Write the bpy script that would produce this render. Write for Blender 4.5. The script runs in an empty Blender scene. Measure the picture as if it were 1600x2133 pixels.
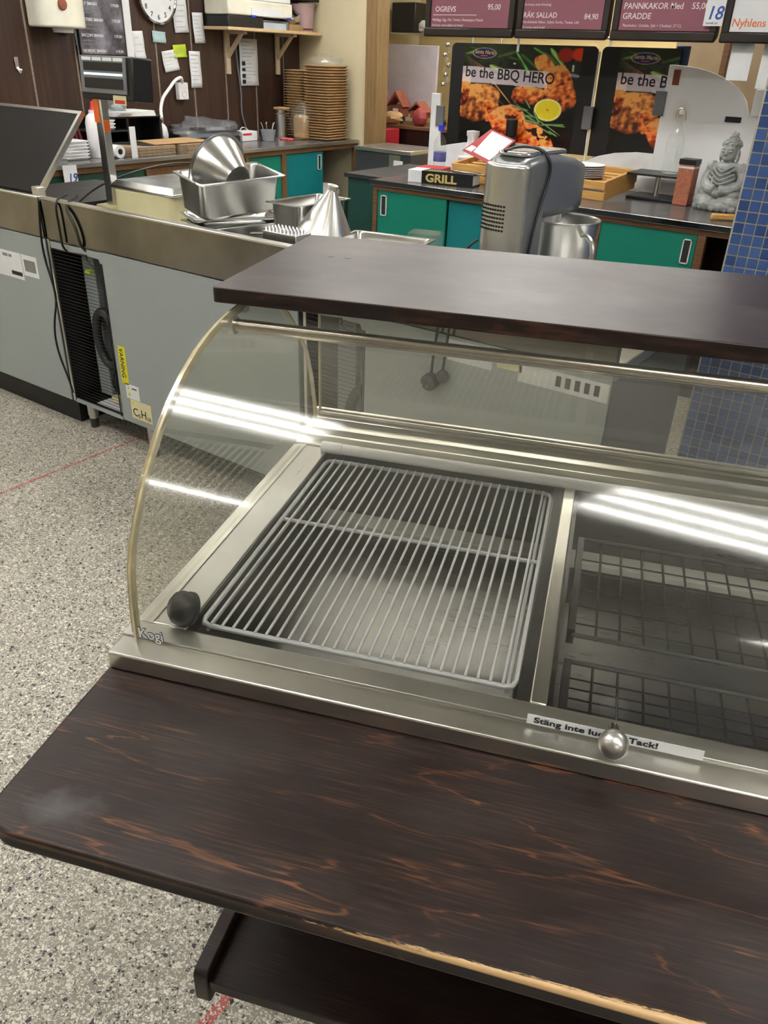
import bpy, math, random
import numpy as np
from mathutils import Vector, Matrix, Euler
random.seed(7)
scn = bpy.context.scene
COL = scn.collection
R = math.radians

# ------------------------------------------------------------------ camera
cam_d = bpy.data.cameras.new('camera')
cam_d.sensor_fit = 'VERTICAL'; cam_d.sensor_height = 36.0
cam_d.lens = 1649.03 / 2133.0 * 36.0
cam_d.clip_start = 0.02; cam_d.clip_end = 60
cam = bpy.data.objects.new('camera', cam_d); COL.objects.link(cam)
def _cam():
    a, b, c = 0.247560398 + 0.354497968, -0.521193822, 0.0390774544
    fw = Vector((-math.sin(a) * math.cos(b), math.cos(a) * math.cos(b), math.sin(b)))
    rt = Vector((math.cos(a), math.sin(a), 0)); up = rt.cross(fw)
    r2 = math.cos(c) * rt + math.sin(c) * up; u2 = -math.sin(c) * rt + math.cos(c) * up
    m = Matrix((r2, u2, -fw)).transposed().to_4x4(); m.translation = Vector((0, 0, 1.55)); return m
cam.matrix_world = _cam(); scn.camera = cam

# ------------------------------------------------------------------ world, view
wd = bpy.data.worlds.new('world'); scn.world = wd; wd.use_nodes = True
wd.node_tree.nodes['Background'].inputs[0].default_value = (0.8, 0.9, 1.0, 1)
wd.node_tree.nodes['Background'].inputs[1].default_value = 0.3
scn.view_settings.view_transform = 'Standard'; scn.view_settings.look = 'None'
scn.view_settings.gamma = 1.0; scn.view_settings.use_curve_mapping = False
scn.view_settings.exposure = 1.10
LAMP = 15.0            # emission of the fluorescent tubes
# ceiling luminaires, a few added as fill light: x centre, y centre, length
FIXTURES = [(-1.6, 0.27, 1.3), (0.75, 0.27, 1.5), (-4.1, 0.27, 1.3), (2.9, 0.27, 1.3), (-4.1, -2.4, 1.3), (-1.2, -1.25, 0.55), (2.9, -2.4, 1.3),
            (-4.2, 3.4, 1.3), (-1.6, 2.8, 1.5), (0.9, 3.0, 1.3), (-4.1, 5.3, 1.3), (-2.4, 5.3, 1.4), (-3.6, 7.0, 1.5), (-1.8, 7.0, 1.5), (-4.1, 1.8, 1.2)]
CEIL = 2.8
G = 0.354497968        # the display case stands turned by this angle against the room

# ------------------------------------------------------------------ helpers
def lin(h):
    if isinstance(h, (tuple, list)): return tuple(h[:3])
    v = [int(h[i:i + 2], 16) / 255 for i in (0, 2, 4)]
    return tuple(x / 12.92 if x <= .04045 else ((x + .055) / 1.055) ** 2.4 for x in v)
class NT:
    def __init__(s, name):
        s.m = bpy.data.materials.new(name); s.m.use_nodes = True; s.t = s.m.node_tree; s.t.nodes.clear()
        s.out = s.n('ShaderNodeOutputMaterial'); s.b = s.n('ShaderNodeBsdfPrincipled'); s.l(s.b.outputs[0], s.out.inputs[0])
    def n(s, ty, **k):
        nd = s.t.nodes.new(ty)
        for a, v in k.items():
            if hasattr(nd, a): setattr(nd, a, v)
            else: nd.inputs[a.replace('_', ' ')].default_value = v
        return nd
    def l(s, a, b): s.t.links.new(a, b)
    def co(s, scale=(1, 1, 1), rot=(0, 0, 0), kind='Object'):
        c = s.n('ShaderNodeTexCoord'); m = s.n('ShaderNodeMapping'); s.l(c.outputs[kind], m.inputs[0])
        m.inputs['Scale'].default_value = scale; m.inputs['Rotation'].default_value = rot; return m.outputs[0]
    def noise(s, vec, scale, detail=3, rough=.55):
        nd = s.n('ShaderNodeTexNoise'); s.l(vec, nd.inputs['Vector']); nd.inputs['Scale'].default_value = scale
        nd.inputs['Detail'].default_value = detail; nd.inputs['Roughness'].default_value = rough; return nd.outputs[0]
    def ramp(s, fac, stops, interp='LINEAR'):
        nd = s.n('ShaderNodeValToRGB'); s.l(fac, nd.inputs[0]); nd.color_ramp.interpolation = interp; e = nd.color_ramp.elements
        while len(e) < len(stops): e.new(.5)
        for el, (p, c) in zip(e, stops):
            el.position = p; c = (c, c, c) if isinstance(c, (int, float)) else lin(c); el.color = (*c, 1)
        return nd.outputs[0]
    def mix(s, f, a, b, mode='MIX'):
        nd = s.n('ShaderNodeMix', data_type='RGBA', blend_type=mode)
        for i, v in ((0, f), (6, a), (7, b)):
            if hasattr(v, 'links') or isinstance(v, bpy.types.NodeSocket): s.l(v, nd.inputs[i])
            elif i == 0: nd.inputs[0].default_value = v
            else: nd.inputs[i].default_value = (*lin(v), 1)
        return nd.outputs[2]
    def math(s, op, a, b=0., c=None):
        nd = s.n('ShaderNodeMath', operation=op)
        for i, v in enumerate((a, b) if c is None else (a, b, c)):
            if isinstance(v, bpy.types.NodeSocket): s.l(v, nd.inputs[i])
            else: nd.inputs[i].default_value = v
        return nd.outputs[0]
    def bump(s, h, strength=.2, dist=.001):
        nd = s.n('ShaderNodeBump'); nd.inputs['Strength'].default_value = strength; nd.inputs['Distance'].default_value = dist
        s.l(h, nd.inputs['Height']); s.l(nd.outputs[0], s.b.inputs['Normal'])
    def set(s, **k):
        for a, v in k.items():
            i = s.b.inputs[{'col': 'Base Color', 'rough': 'Roughness', 'metal': 'Metallic', 'spec': 'Specular IOR Level', 'trans': 'Transmission Weight', 'emis': 'Emission Color',
                            'estr': 'Emission Strength', 'alpha': 'Alpha', 'coat': 'Coat Weight', 'crough': 'Coat Roughness', 'ior': 'IOR', 'aniso': 'Anisotropic'}[a]]
            if isinstance(v, bpy.types.NodeSocket): s.l(v, i)
            elif a in ('col', 'emis'): i.default_value = (*lin(v), 1)
            else: i.default_value = v
        return s
MATS = {}
def M(name, col='808080', rough=.5, metal=0., vary=.08, scale=9, **k):
    """plain surface: colour with slight procedural mottling"""
    if name in MATS: return MATS[name]
    t = NT(name); v = t.co(); c = lin(col)
    n = t.noise(v, scale, 4)
    lo = tuple(x * (1 - vary) for x in c); hi = tuple(min(1, x * (1 + vary)) for x in c)
    t.set(col=t.ramp(n, [(.3, lo), (.7, hi)]), rough=t.math('MULTIPLY_ADD', n, .12, rough - .06), metal=metal, **k)
    MATS[name] = t.m; return t.m
def steel(name, col=(.60, .60, .58), rough=.3, sc=(1, 60, 60), amp=.16, smear=.1, bmp=.06):
    t = NT(name); f = t.noise(t.co(sc), 6, 3); big = t.noise(t.co(), 3.5, 3)
    t.set(col=t.ramp(big, [(.3, tuple(x * (1 - smear) for x in col)), (.7, tuple(min(1, x * (1 + smear)) for x in col))]), metal=1.,
          rough=t.math('MULTIPLY_ADD', t.math('ADD', f, big), amp, rough - amp))
    t.bump(t.math('ADD', f, t.math('MULTIPLY', big, 3)), bmp, .0006); MATS[name] = t.m; return t.m

ORG = {}; CASE = Matrix.Rotation(G, 4, 'Z')
def thing(name, label, cat, loc=(0, 0, 0), rz=0., group=None, case=False):
    """an Empty at the base of a thing; its parts are given in the same frame as loc"""
    o = bpy.data.objects.new(name, None); COL.objects.link(o); o.empty_display_size = .05
    o.location = (CASE @ Vector(loc)) if case else loc; o.rotation_euler = (0, 0, rz + (G if case else 0))
    o['label'] = label; o['category'] = cat
    if group: o['group'] = group
    ORG[o] = Vector(loc) if rz == 0 else Vector((0, 0, 0)); return o
def tag(o, label=None, cat=None, group=None, kind=None):
    for k, v in (('label', label), ('category', cat), ('group', group), ('kind', kind)):
        if v: o[k] = v
    return o
def copy_tree(o, loc, rz=None, label=None, group=None):
    c = o.copy(); COL.objects.link(c); c.location = loc
    if rz is not None: c.rotation_euler = (0, 0, rz)
    if label: c['label'] = label
    if group: c['group'] = group
    for ch in list(o.children):
        d = ch.copy(); COL.objects.link(d); d.parent = c
        for g in list(ch.children):
            e = g.copy(); COL.objects.link(e); e.parent = d
    return c
class MB:
    def __init__(s): s.v = []; s.f = []; s.xf = Matrix.Identity(4)
    def at(s, loc=(0, 0, 0), rot=(0, 0, 0)): s.xf = Matrix.Translation(Vector(loc)) @ Euler(rot).to_matrix().to_4x4(); return s
    def add(s, vs, fs):
        b = len(s.v); s.v += [tuple(s.xf @ Vector(p)) for p in vs]; s.f += [tuple(b + i for i in f) for f in fs]; return s
    def box(s, x0, x1, y0, y1, z0, z1):
        return s.add([(x0, y0, z0), (x1, y0, z0), (x1, y1, z0), (x0, y1, z0), (x0, y0, z1), (x1, y0, z1), (x1, y1, z1), (x0, y1, z1)],
                     [(0, 3, 2, 1), (4, 5, 6, 7), (0, 1, 5, 4), (1, 2, 6, 5), (2, 3, 7, 6), (3, 0, 4, 7)])
    def cbox(s, c, d): return s.box(c[0] - d[0] / 2, c[0] + d[0] / 2, c[1] - d[1] / 2, c[1] + d[1] / 2, c[2] - d[2] / 2, c[2] + d[2] / 2)
    def frustum(s, lo, hi, z0, z1):
        """lo, hi = (x0,x1,y0,y1)"""
        a, b = lo, hi
        return s.add([(a[0], a[2], z0), (a[1], a[2], z0), (a[1], a[3], z0), (a[0], a[3], z0), (b[0], b[2], z1), (b[1], b[2], z1), (b[1], b[3], z1), (b[0], b[3], z1)],
                     [(0, 3, 2, 1), (4, 5, 6, 7), (0, 1, 5, 4), (1, 2, 6, 5), (2, 3, 7, 6), (3, 0, 4, 7)])
    def prism(s, pts, axis, a0, a1):
        """2D outline extruded along an axis; the outline is in the other two axes, in order"""
        n = len(pts); mk = {'x': lambda p, a: (a, p[0], p[1]), 'y': lambda p, a: (p[0], a, p[1]), 'z': lambda p, a: (p[0], p[1], a)}[axis]
        return s.add([mk(p, a0) for p in pts] + [mk(p, a1) for p in pts],
                     [tuple(range(n - 1, -1, -1)), tuple(range(n, 2 * n))] + [(i, (i + 1) % n, n + (i + 1) % n, n + i) for i in range(n)])
    def sheet(s, pts, axis, a0, a1, th):
        """open profile with thickness th, extruded"""
        q = []
        for i, p in enumerate(pts):
            a = Vector(pts[max(i - 1, 0)]); b = Vector(pts[min(i + 1, len(pts) - 1)]); d = (b - a).normalized(); q.append((p[0] - d[1] * th, p[1] + d[0] * th))
        n = len(pts); mk = {'x': lambda p, a: (a, p[0], p[1]), 'y': lambda p, a: (p[0], a, p[1]), 'z': lambda p, a: (p[0], p[1], a)}[axis]
        vs = [mk(p, a0) for p in pts] + [mk(p, a1) for p in pts] + [mk(p, a0) for p in q] + [mk(p, a1) for p in q]; fs = []
        for i in range(n - 1):
            fs += [(i, i + 1, n + i + 1, n + i), (2 * n + i, 3 * n + i, 3 * n + i + 1, 2 * n + i + 1), (i, 2 * n + i, 2 * n + i + 1, i + 1), (n + i, n + i + 1, 3 * n + i + 1, 3 * n + i)]
        fs += [(0, n, 3 * n, 2 * n), (n - 1, 3 * n - 1, 4 * n - 1, 2 * n - 1)]; return s.add(vs, fs)
    def cyl(s, p0, p1, r0, r1=None, n=14, caps=True):
        r1 = r0 if r1 is None else r1; p0 = Vector(p0); p1 = Vector(p1); d = (p1 - p0).normalized()
        u = d.orthogonal().normalized(); w = d.cross(u); vs = []
        for p, r in ((p0, r0), (p1, r1)): vs += [tuple(p + r * (math.cos(2 * math.pi * i / n) * u + math.sin(2 * math.pi * i / n) * w)) for i in range(n)]
        fs = [(i, (i + 1) % n, n + (i + 1) % n, n + i) for i in range(n)]
        if caps: fs += [tuple(range(n - 1, -1, -1)), tuple(range(n, 2 * n))]
        return s.add(vs, fs)
    def tube(s, pts, r, n=8, closed=False, smooth=0):
        P = [Vector(p) for p in pts]
        for _ in range(smooth):
            Q = [] if closed else [P[0]]
            for i in range(len(P) if closed else len(P) - 1): a, b = P[i], P[(i + 1) % len(P)]; Q += [a * .75 + b * .25, a * .25 + b * .75]
            P = Q if closed else Q + [P[-1]]
        m = len(P); vs = []; up = None
        for i, p in enumerate(P):
            a = P[(i - 1) % m] if closed or i else P[0]; b = P[(i + 1) % m] if closed or i < m - 1 else P[-1]; d = (b - a).normalized()
            up = d.orthogonal().normalized() if up is None else (up - d * up.dot(d)).normalized(); w = d.cross(up)
            vs += [tuple(p + r * (math.cos(2 * math.pi * k / n) * up + math.sin(2 * math.pi * k / n) * w)) for k in range(n)]
        fs = []
        for i in range(m if closed else m - 1):
            j = (i + 1) % m; fs += [(i * n + k, i * n + (k + 1) % n, j * n + (k + 1) % n, j * n + k) for k in range(n)]
        if not closed: fs += [tuple(range(n - 1, -1, -1)), tuple(range((m - 1) * n, m * n))]
        return s.add(vs, fs)
    def lathe(s, prof, c=(0, 0, 0), n=28, sx=1., sy=1.):
        vs = []; m = len(prof)
        for r, z in prof: vs += [(c[0] + sx * r * math.cos(2 * math.pi * i / n), c[1] + sy * r * math.sin(2 * math.pi * i / n), c[2] + z) for i in range(n)]
        fs = [(j * n + i, j * n + (i + 1) % n, (j + 1) * n + (i + 1) % n, (j + 1) * n + i) for j in range(m - 1) for i in range(n)]
        if prof[0][0] > 1e-5: fs.append(tuple(range(n - 1, -1, -1)))
        if prof[-1][0] > 1e-5: fs.append(tuple(range((m - 1) * n, m * n)))
        return s.add(vs, fs)
    def ball(s, c, r, n=14, m=9):
        r = (r, r, r) if isinstance(r, (int, float)) else r
        vs = [(c[0], c[1], c[2] - r[2])]
        for j in range(1, m):
            a = -math.pi / 2 + math.pi * j / m
            vs += [(c[0] + r[0] * math.cos(a) * math.cos(2 * math.pi * i / n), c[1] + r[1] * math.cos(a) * math.sin(2 * math.pi * i / n), c[2] + r[2] * math.sin(a)) for i in range(n)]
        vs.append((c[0], c[1], c[2] + r[2])); T = len(vs) - 1
        fs = [(0, 1 + (i + 1) % n, 1 + i) for i in range(n)] + [(T, T - n + i, T - n + (i + 1) % n) for i in range(n)]
        fs += [(1 + j * n + i, 1 + j * n + (i + 1) % n, 1 + (j + 1) * n + (i + 1) % n, 1 + (j + 1) * n + i) for j in range(m - 2) for i in range(n)]
        return s.add(vs, fs)
    def grid(s, fn, nu, nv):
        vs = [fn(i / (nu - 1), j / (nv - 1)) for j in range(nv) for i in range(nu)]
        return s.add(vs, [(j * nu + i, j * nu + i + 1, (j + 1) * nu + i + 1, (j + 1) * nu + i) for j in range(nv - 1) for i in range(nu - 1)])
    def build(s, name, mat, parent=None, bevel=0., seg=2, smooth=True, kind=None, label=None):
        me = bpy.data.meshes.new(name); o = parent and ORG.get(parent)
        if o is None and parent is not None and parent.parent is not None: o = ORG.get(parent.parent)
        vs = s.v if not o else [(x - o.x, y - o.y, z - o.z) for x, y, z in s.v]
        me.from_pydata(vs, [], s.f); me.materials.append(mat)
        if smooth: me.polygons.foreach_set('use_smooth', [True] * len(s.f)); me.set_sharp_from_angle(angle=R(38))
        ob = bpy.data.objects.new(name, me); COL.objects.link(ob)
        if parent: ob.parent = parent
        if bevel: b = ob.modifiers.new('bevel', 'BEVEL'); b.width = bevel; b.segments = seg; b.limit_method = 'ANGLE'; b.angle_limit = R(50)
        if kind: ob['kind'] = kind
        if label: ob['label'] = label
        return ob
def struct(name, mb, mat, **k): return mb.build(name, mat, kind='structure', **k)
_fonts = {}
def text(name, s, size, mat, parent, loc, rot=(0, 0, 0), align='LEFT', bold=0., shear=0., sx=1., extr=.0004, label=None):
    cu = bpy.data.curves.new('t', 'FONT'); cu.body = s; cu.size = size; cu.align_x = align; cu.offset = bold; cu.shear = shear; cu.extrude = extr; cu.resolution_u = 3
    ob = bpy.data.objects.new('t', cu); COL.objects.link(ob)
    me = bpy.data.meshes.new_from_object(ob.evaluated_get(bpy.context.evaluated_depsgraph_get())); bpy.data.objects.remove(ob); bpy.data.curves.remove(cu)
    o = ORG.get(parent) or (parent.parent and ORG.get(parent.parent)) or Vector((0, 0, 0))
    me.transform(Matrix.Translation(Vector(loc) - o) @ Euler(rot).to_matrix().to_4x4() @ Matrix.Diagonal((sx, 1, 1, 1)))
    me.materials.clear(); me.materials.append(mat); me.name = name
    t = bpy.data.objects.new(name, me); COL.objects.link(t); t.parent = parent
    if label: t['label'] = label
    return t
FY = (R(90), 0, 0)            # writing that faces -y
FX = (R(90), 0, R(90))        # writing that faces +x
def rrect(x0, x1, y0, y1, r, n=5, which='abcd'):
    """rounded rectangle outline; a = x0y0, b = x1y0, c = x1y1, d = x0y1 are the rounded corners"""
    out = []
    for k, (cx, cy, a0, ch) in enumerate(((x0 + r, y0 + r, 180, 'a'), (x1 - r, y0 + r, 270, 'b'), (x1 - r, y1 - r, 0, 'c'), (x0 + r, y1 - r, 90, 'd'))):
        if ch in which: out += [(cx + r * math.cos(R(a0 + 90 * i / n)), cy + r * math.sin(R(a0 + 90 * i / n))) for i in range(n + 1)]
        else: out.append({'a': (x0, y0), 'b': (x1, y0), 'c': (x1, y1), 'd': (x0, y1)}[ch])
    return out

# ------------------------------------------------------------------ materials
def glass(name, tint=(.97, .98, .95), haze=.05, rough=.03, scale=30, hcol=(.75, .75, .70), scratch=0.):
    """thin clear plastic or glass: reflects by Fresnel, lets the rest through, with a little dust and scratches"""
    t = NT(name); t.t.nodes.remove(t.b)
    g = t.n('ShaderNodeNewGeometry'); ior = t.math('MULTIPLY_ADD', g.outputs['Backfacing'], 1 / 1.45 - 1.45, 1.45)
    fr = t.n('ShaderNodeFresnel'); t.l(ior, fr.inputs[0])
    tr = t.n('ShaderNodeBsdfTransparent'); tr.inputs[0].default_value = (*tint, 1)
    gl = t.n('ShaderNodeBsdfGlossy'); gl.inputs['Roughness'].default_value = rough; gl.inputs[0].default_value = (1, 1, 1, 1)
    df = t.n('ShaderNodeBsdfDiffuse'); df.inputs[0].default_value = (*hcol, 1)
    n1 = t.noise(t.co(), 5, 4); hz = t.math('MULTIPLY', t.ramp(n1, [(.3, .25), (.75, 1.)]), haze)
    if scratch:
        for rot in ((0, .4, .3), (.5, -.7, 1.2)):
            w = t.noise(t.co((90, 5, 5), rot), 4, 2); hz = t.math('ADD', hz, t.math('MULTIPLY', t.ramp(w, [(.74, 0.), (.78, 1.)]), scratch))
    m1 = t.n('ShaderNodeMixShader'); t.l(hz, m1.inputs[0]); t.l(tr.outputs[0], m1.inputs[1]); t.l(df.outputs[0], m1.inputs[2])
    m2 = t.n('ShaderNodeMixShader'); t.l(fr.outputs[0], m2.inputs[0]); t.l(m1.outputs[0], m2.inputs[1]); t.l(gl.outputs[0], m2.inputs[2])
    t.l(m2.outputs[0], t.out.inputs[0]); MATS[name] = t.m; return t.m
def wood_dark(name, worn=False, rough=.36, contour=1., spec=.45, blot=.5):
    t = NT(name); v = t.co()
    warp = t.noise(t.co((.9, 4.6, 1)), 2.3, 3, .5); fine = t.noise(t.co((7, 210, 60)), 1.6, 4, .6); fib = t.noise(t.co((3.5, 75, 30)), 2, 3)
    base = t.ramp(fine, [(.28, (.009, .005, .0048)), (.52, (.020, .0105, .0088)), (.72, (.060, .027, .016))])
    band = t.math('PINGPONG', t.math('MULTIPLY', t.math('ADD', warp, t.math('ADD', t.math('MULTIPLY', fib, .06), t.math('MULTIPLY', fine, .022))), 5.5), .5)
    line = t.math('MULTIPLY', t.ramp(band, [(0., 1.), (.016, .8), (.035, 0.)]), t.ramp(fib, [(.42, .0), (.6, 1.)]))
    soft = t.ramp(t.math('FRACT', t.math('MULTIPLY', band, 2.)), [(0., .9), (.5, 0.)]); streak = t.ramp(fine, [(.50, 0.), (.66, 1.)])
    c = t.mix(t.math('MULTIPLY', line, .8 * contour), base, (.20, .075, .028))
    c = t.mix(t.math('MULTIPLY', t.math('MULTIPLY', soft, streak), .6 * contour), c, (.17, .068, .03))
    dirt = t.noise(t.co((2, 3, 1)), 2.2, 5, .6); c = t.mix(t.ramp(dirt, [(.5, 0.), (.8, .22)]), c, (.085, .075, .075))
    tone = t.noise(t.co((1.2, 5, 1), (0, 0, .1)), 3.1, 3); c = t.mix(t.ramp(tone, [(.35, .55), (.6, 0.)]), c, (.010, .0055, .006))
    if worn:
        sp = t.n('ShaderNodeSeparateXYZ'); t.l(v, sp.inputs[0])
        wx = t.ramp(t.math('MULTIPLY_ADD', sp.outputs[0], .55, .42), [(.12, 0.), (.3, .42), (.45, .62), (.9, .7)])
        wy = t.math('MULTIPLY_ADD', sp.outputs[1], 200., 25.5); nn = t.noise(t.co((28, 300, 200)), 2, 4, .7)
        k = t.math('SUBTRACT', t.math('MULTIPLY', wx, 5.), t.math('ADD', wy, t.math('MULTIPLY', nn, 2.2)))
        zz = t.math('GREATER_THAN', sp.outputs[2], -.0055)
        c = t.mix(t.math('MULTIPLY', t.ramp(k, [(0., 0.), (.25, 1.)]), zz), c, (.56, .36, .17))
        # grey rubbed stain near the free corner
        d = t.n('ShaderNodeVectorMath', operation='DISTANCE'); t.l(t.co((1, 1.9, 0)), d.inputs[0]); d.inputs[1].default_value = (-.655, -.155, 0)
        st = t.math('SUBTRACT', t.math('MULTIPLY_ADD', t.noise(t.co((1, 1, 1)), 26, 4), .12, -.012), d.outputs['Value'])
        c = t.mix(t.math('MULTIPLY', t.ramp(st, [(0., 0.), (.05, 1.)]), .32), c, (.17, .165, .175))
    t.set(col=c, rough=t.math('ADD', t.math('MULTIPLY_ADD', dirt, blot, rough - blot / 2), t.math('MULTIPLY', fine, .1)), spec=spec)
    t.bump(fine, .12, .0006); MATS[name] = t.m; return t.m
def terrazzo(name='terrazzo', m0=(.235, .218, .182), m1=(.295, .274, .230), white=1.):
    t = NT(name); v = t.co()
    wob = t.n('ShaderNodeVectorMath', operation='ADD'); nz = t.n('ShaderNodeTexNoise'); t.l(v, nz.inputs[0]); nz.inputs['Scale'].default_value = 60
    sc = t.n('ShaderNodeVectorMath', operation='SCALE'); t.l(nz.outputs['Color'], sc.inputs[0]); sc.inputs['Scale'].default_value = .008
    t.l(v, wob.inputs[0]); t.l(sc.outputs[0], wob.inputs[1])
    big = t.noise(v, 3, 3); c = t.ramp(big, [(.3, m0), (.7, m1)])
    for scale, share, dark, wid in ((330, .60, .03, .10), (175, .68, .075, .12), (95, .84, .05, .16)):
        a = t.n('ShaderNodeTexVoronoi', feature='F1', voronoi_dimensions='2D'); b = t.n('ShaderNodeTexVoronoi', feature='DISTANCE_TO_EDGE', voronoi_dimensions='2D')
        for q in (a, b): t.l(wob.outputs[0], q.inputs['Vector']); q.inputs['Scale'].default_value = scale
        s = t.n('ShaderNodeSeparateColor'); t.l(a.outputs['Color'], s.inputs[0])
        chip = t.math('MULTIPLY', t.ramp(b.outputs['Distance'], [(wid, 0.), (wid + .05, 1.)]), t.math('GREATER_THAN', s.outputs[0], 1 - (1 - share) * white))
        pale = t.ramp(s.outputs[1], [(.0, (.42, .385, .31)), (.5, (.66, .62, .53)), (1., (.80, .77, .70))])
        c = t.mix(chip, c, pale)
        if dark: c = t.mix(t.math('MULTIPLY', t.ramp(b.outputs['Distance'], [(wid, 0.), (wid + .05, 1.)]), t.math('LESS_THAN', s.outputs[0], dark)), c, (.028, .028, .032))
    t.set(col=c, rough=t.math('MULTIPLY_ADD', big, .15, .36)); MATS[name] = t.m; return t.m
def panelling():
    t = NT('dark panelling'); s = t.noise(t.co((40, 40, 1.2)), 1.5, 5, .6); b = t.noise(t.co((6, 6, .7)), 2, 3)
    c = t.ramp(t.math('MULTIPLY_ADD', s, .6, t.math('MULTIPLY', b, .4)), [(.3, (.020, .009, .006)), (.52, (.042, .020, .012)), (.75, (.085, .040, .022))])
    t.set(col=c, rough=.42); t.bump(s, .05, .0005); MATS['panelling'] = t.m; return t.m
def brushed_wood(name, a, b, rough=.5, sc=(2, 40, 40)):
    t = NT(name); s = t.noise(t.co(sc), 2, 4, .6); t.set(col=t.ramp(s, [(.3, a), (.7, b)]), rough=rough); MATS[name] = t.m; return t.m
terrazzo(); terrazzo('red terrazzo', (.34, .075, .068), (.42, .11, .10), .6); panelling(); wood_dark('table wood', worn=True, rough=.34); wood_dark('top wood', rough=.33, contour=.25, spec=.3, blot=.22); wood_dark('black wood', rough=.4, contour=.05)
steel('steel', (.62, .62, .60), .34, (60, 2, 60)); steel('rail steel', (.72, .71, .66), .30, (.6, 14, 14), .05, .14, .0); steel('well steel', (.165, .162, .157), .30, (3, 50, 50), .12, .2, .01)
steel('pan steel', (.66, .66, .64), .24, (8, 8, 8), .1); steel('splash steel', (.27, .262, .255), .15, (3, 3, 3), .10, .3); steel('tube steel', (.55, .50, .42), .22, (2, 60, 60), .06)  # splash steel is darkened, standing in for reflections of dark surroundings
glass('case glass', (.975, .975, .955), .032, .085, scratch=.05); glass('side glass', (.97, .97, .94), .05, .03, scratch=.03); glass('rear glass', (.90, .89, .85), .14, .03)
glass('bottle glass', (.96, .98, .97), .05, .02); glass('clear plastic', (.93, .95, .97), .16, .10); glass('plastic film', (.86, .90, .94), .30, .12, hcol=(.62, .66, .70))
M('edge plastic', 'CFC39A', .25, vary=.2, scale=40, trans=.35)
M('ceiling white', 'E6E4DC', .8); M('wall cream', 'C9BE9E', .7, vary=.06, scale=3); M('wall white', 'D8D4C8', .7); M('kitchen yellow', 'C9B27C', .7, vary=.1, scale=2)
M('grey panel', 'B0A8AC', .6); M('white paint', 'EFF0F1', .45); M('lid dark', '1B1817', .6, spec=.2); M('lit ledge', 'C4C3BD', .4); M('mixer grey', '85888A', .34, .6); M('white plastic', 'E4E4E6', .35, vary=.03); M('black plastic', '141416', .4, vary=.2); M('black', '08080A', .5, vary=.2)  # well ledge is pale non-metal: the lamp's reflection put into its colour
M('grey plastic', '6E7074', .45); M('dark grey', '2C2D30', .45); M('paper', 'D9DBDD', .8, vary=.04); M('blue paper', 'A9C3C8', .8); M('note yellow', 'B9D22C', .7); M('pencil', 'AEB0B4', .8); M('dull red', '8E3634', .7); M('dispenser white', 'DEDBCB', .35); M('ink', '1B1B20', .6); M('blue ink', '2B4A9A', .6)
M('cream plastic', 'D9D1A6', .4, vary=.04); M('fridge grey', '969E9F', .38, vary=.03, scale=2); M('fridge side', '3A3D40', .45); M('teal laminate', '0F7A66', .4, vary=.06, scale=2); M('teal blue laminate', '10757A', .4, vary=.06)
M('dark teal', '12403A', .5); M('red', 'A3202A', .5); M('bright red', 'C62A30', .45); M('maroon', '5E141D', .6); M('orange', 'E0661E', .6); M('yellow label', 'D8D21E', .5); M('blue cap', '2438C8', .35); M('kraft', '9C7E56', .8, vary=.1, scale=14)
M('kraft light', 'B79468', .8, vary=.08); M('kraft edge', '9A846A', .85, vary=.2, scale=60); M('terracotta', 'A8664C', .7, vary=.25, scale=70); M('menu purple', '86505E', .35, vary=.03); M('menu frame', '1D100C', .35, vary=.2)
M('grout', 'B9B39C', .85); M('floor red', 'A5484A', .6, vary=.2, scale=40); M('ladder', 'C9CACB', .5); M('fixture white', 'DADAD6', .4); M('dark green', '17402E', .5); M('chrome', 'C8C8CA', .12, 1.); M('clay brown', '8A4A34', .7, vary=.25, scale=20)
brushed_wood('cabinet wood', (.10, .045, .016), (.20, .098, .038)); brushed_wood('pale wood', (.52, .36, .18), (.68, .50, .28)); brushed_wood('batten wood', (.17, .13, .10), (.28, .22, .17)); brushed_wood('crate wood', (.52, .27, .07), (.72, .42, .13)); brushed_wood('post wood', (.17, .10, .04), (.28, .18, .08), sc=(40, 40, 2))
brushed_wood('counter top', (.085, .082, .085), (.12, .115, .115), .22, (5, 5, 5)); brushed_wood('bracket wood', (.50, .38, .25), (.62, .50, .36))
def rack_white():
    return M('rack white', 'BDC0C4', .35, vary=.05)
rack_white()
def tile_mat():
    t = NT('blue tile'); oi = t.n('ShaderNodeObjectInfo'); t.set(col=t.ramp(oi.outputs['Random'], [(0., (.028, .065, .20)), (.5, (.042, .09, .27)), (1., (.06, .12, .33))]), rough=.25); MATS['blue tile'] = t.m
tile_mat()
def emit(name, col, s):
    t = NT(name); t.set(col=(.9, .9, .9), emis=col, estr=s); MATS[name] = t.m
emit('tube light', (1.0, .975, .94), LAMP)
emit('lcd', (.25, .6, .7), .5)
m = MATS
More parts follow.
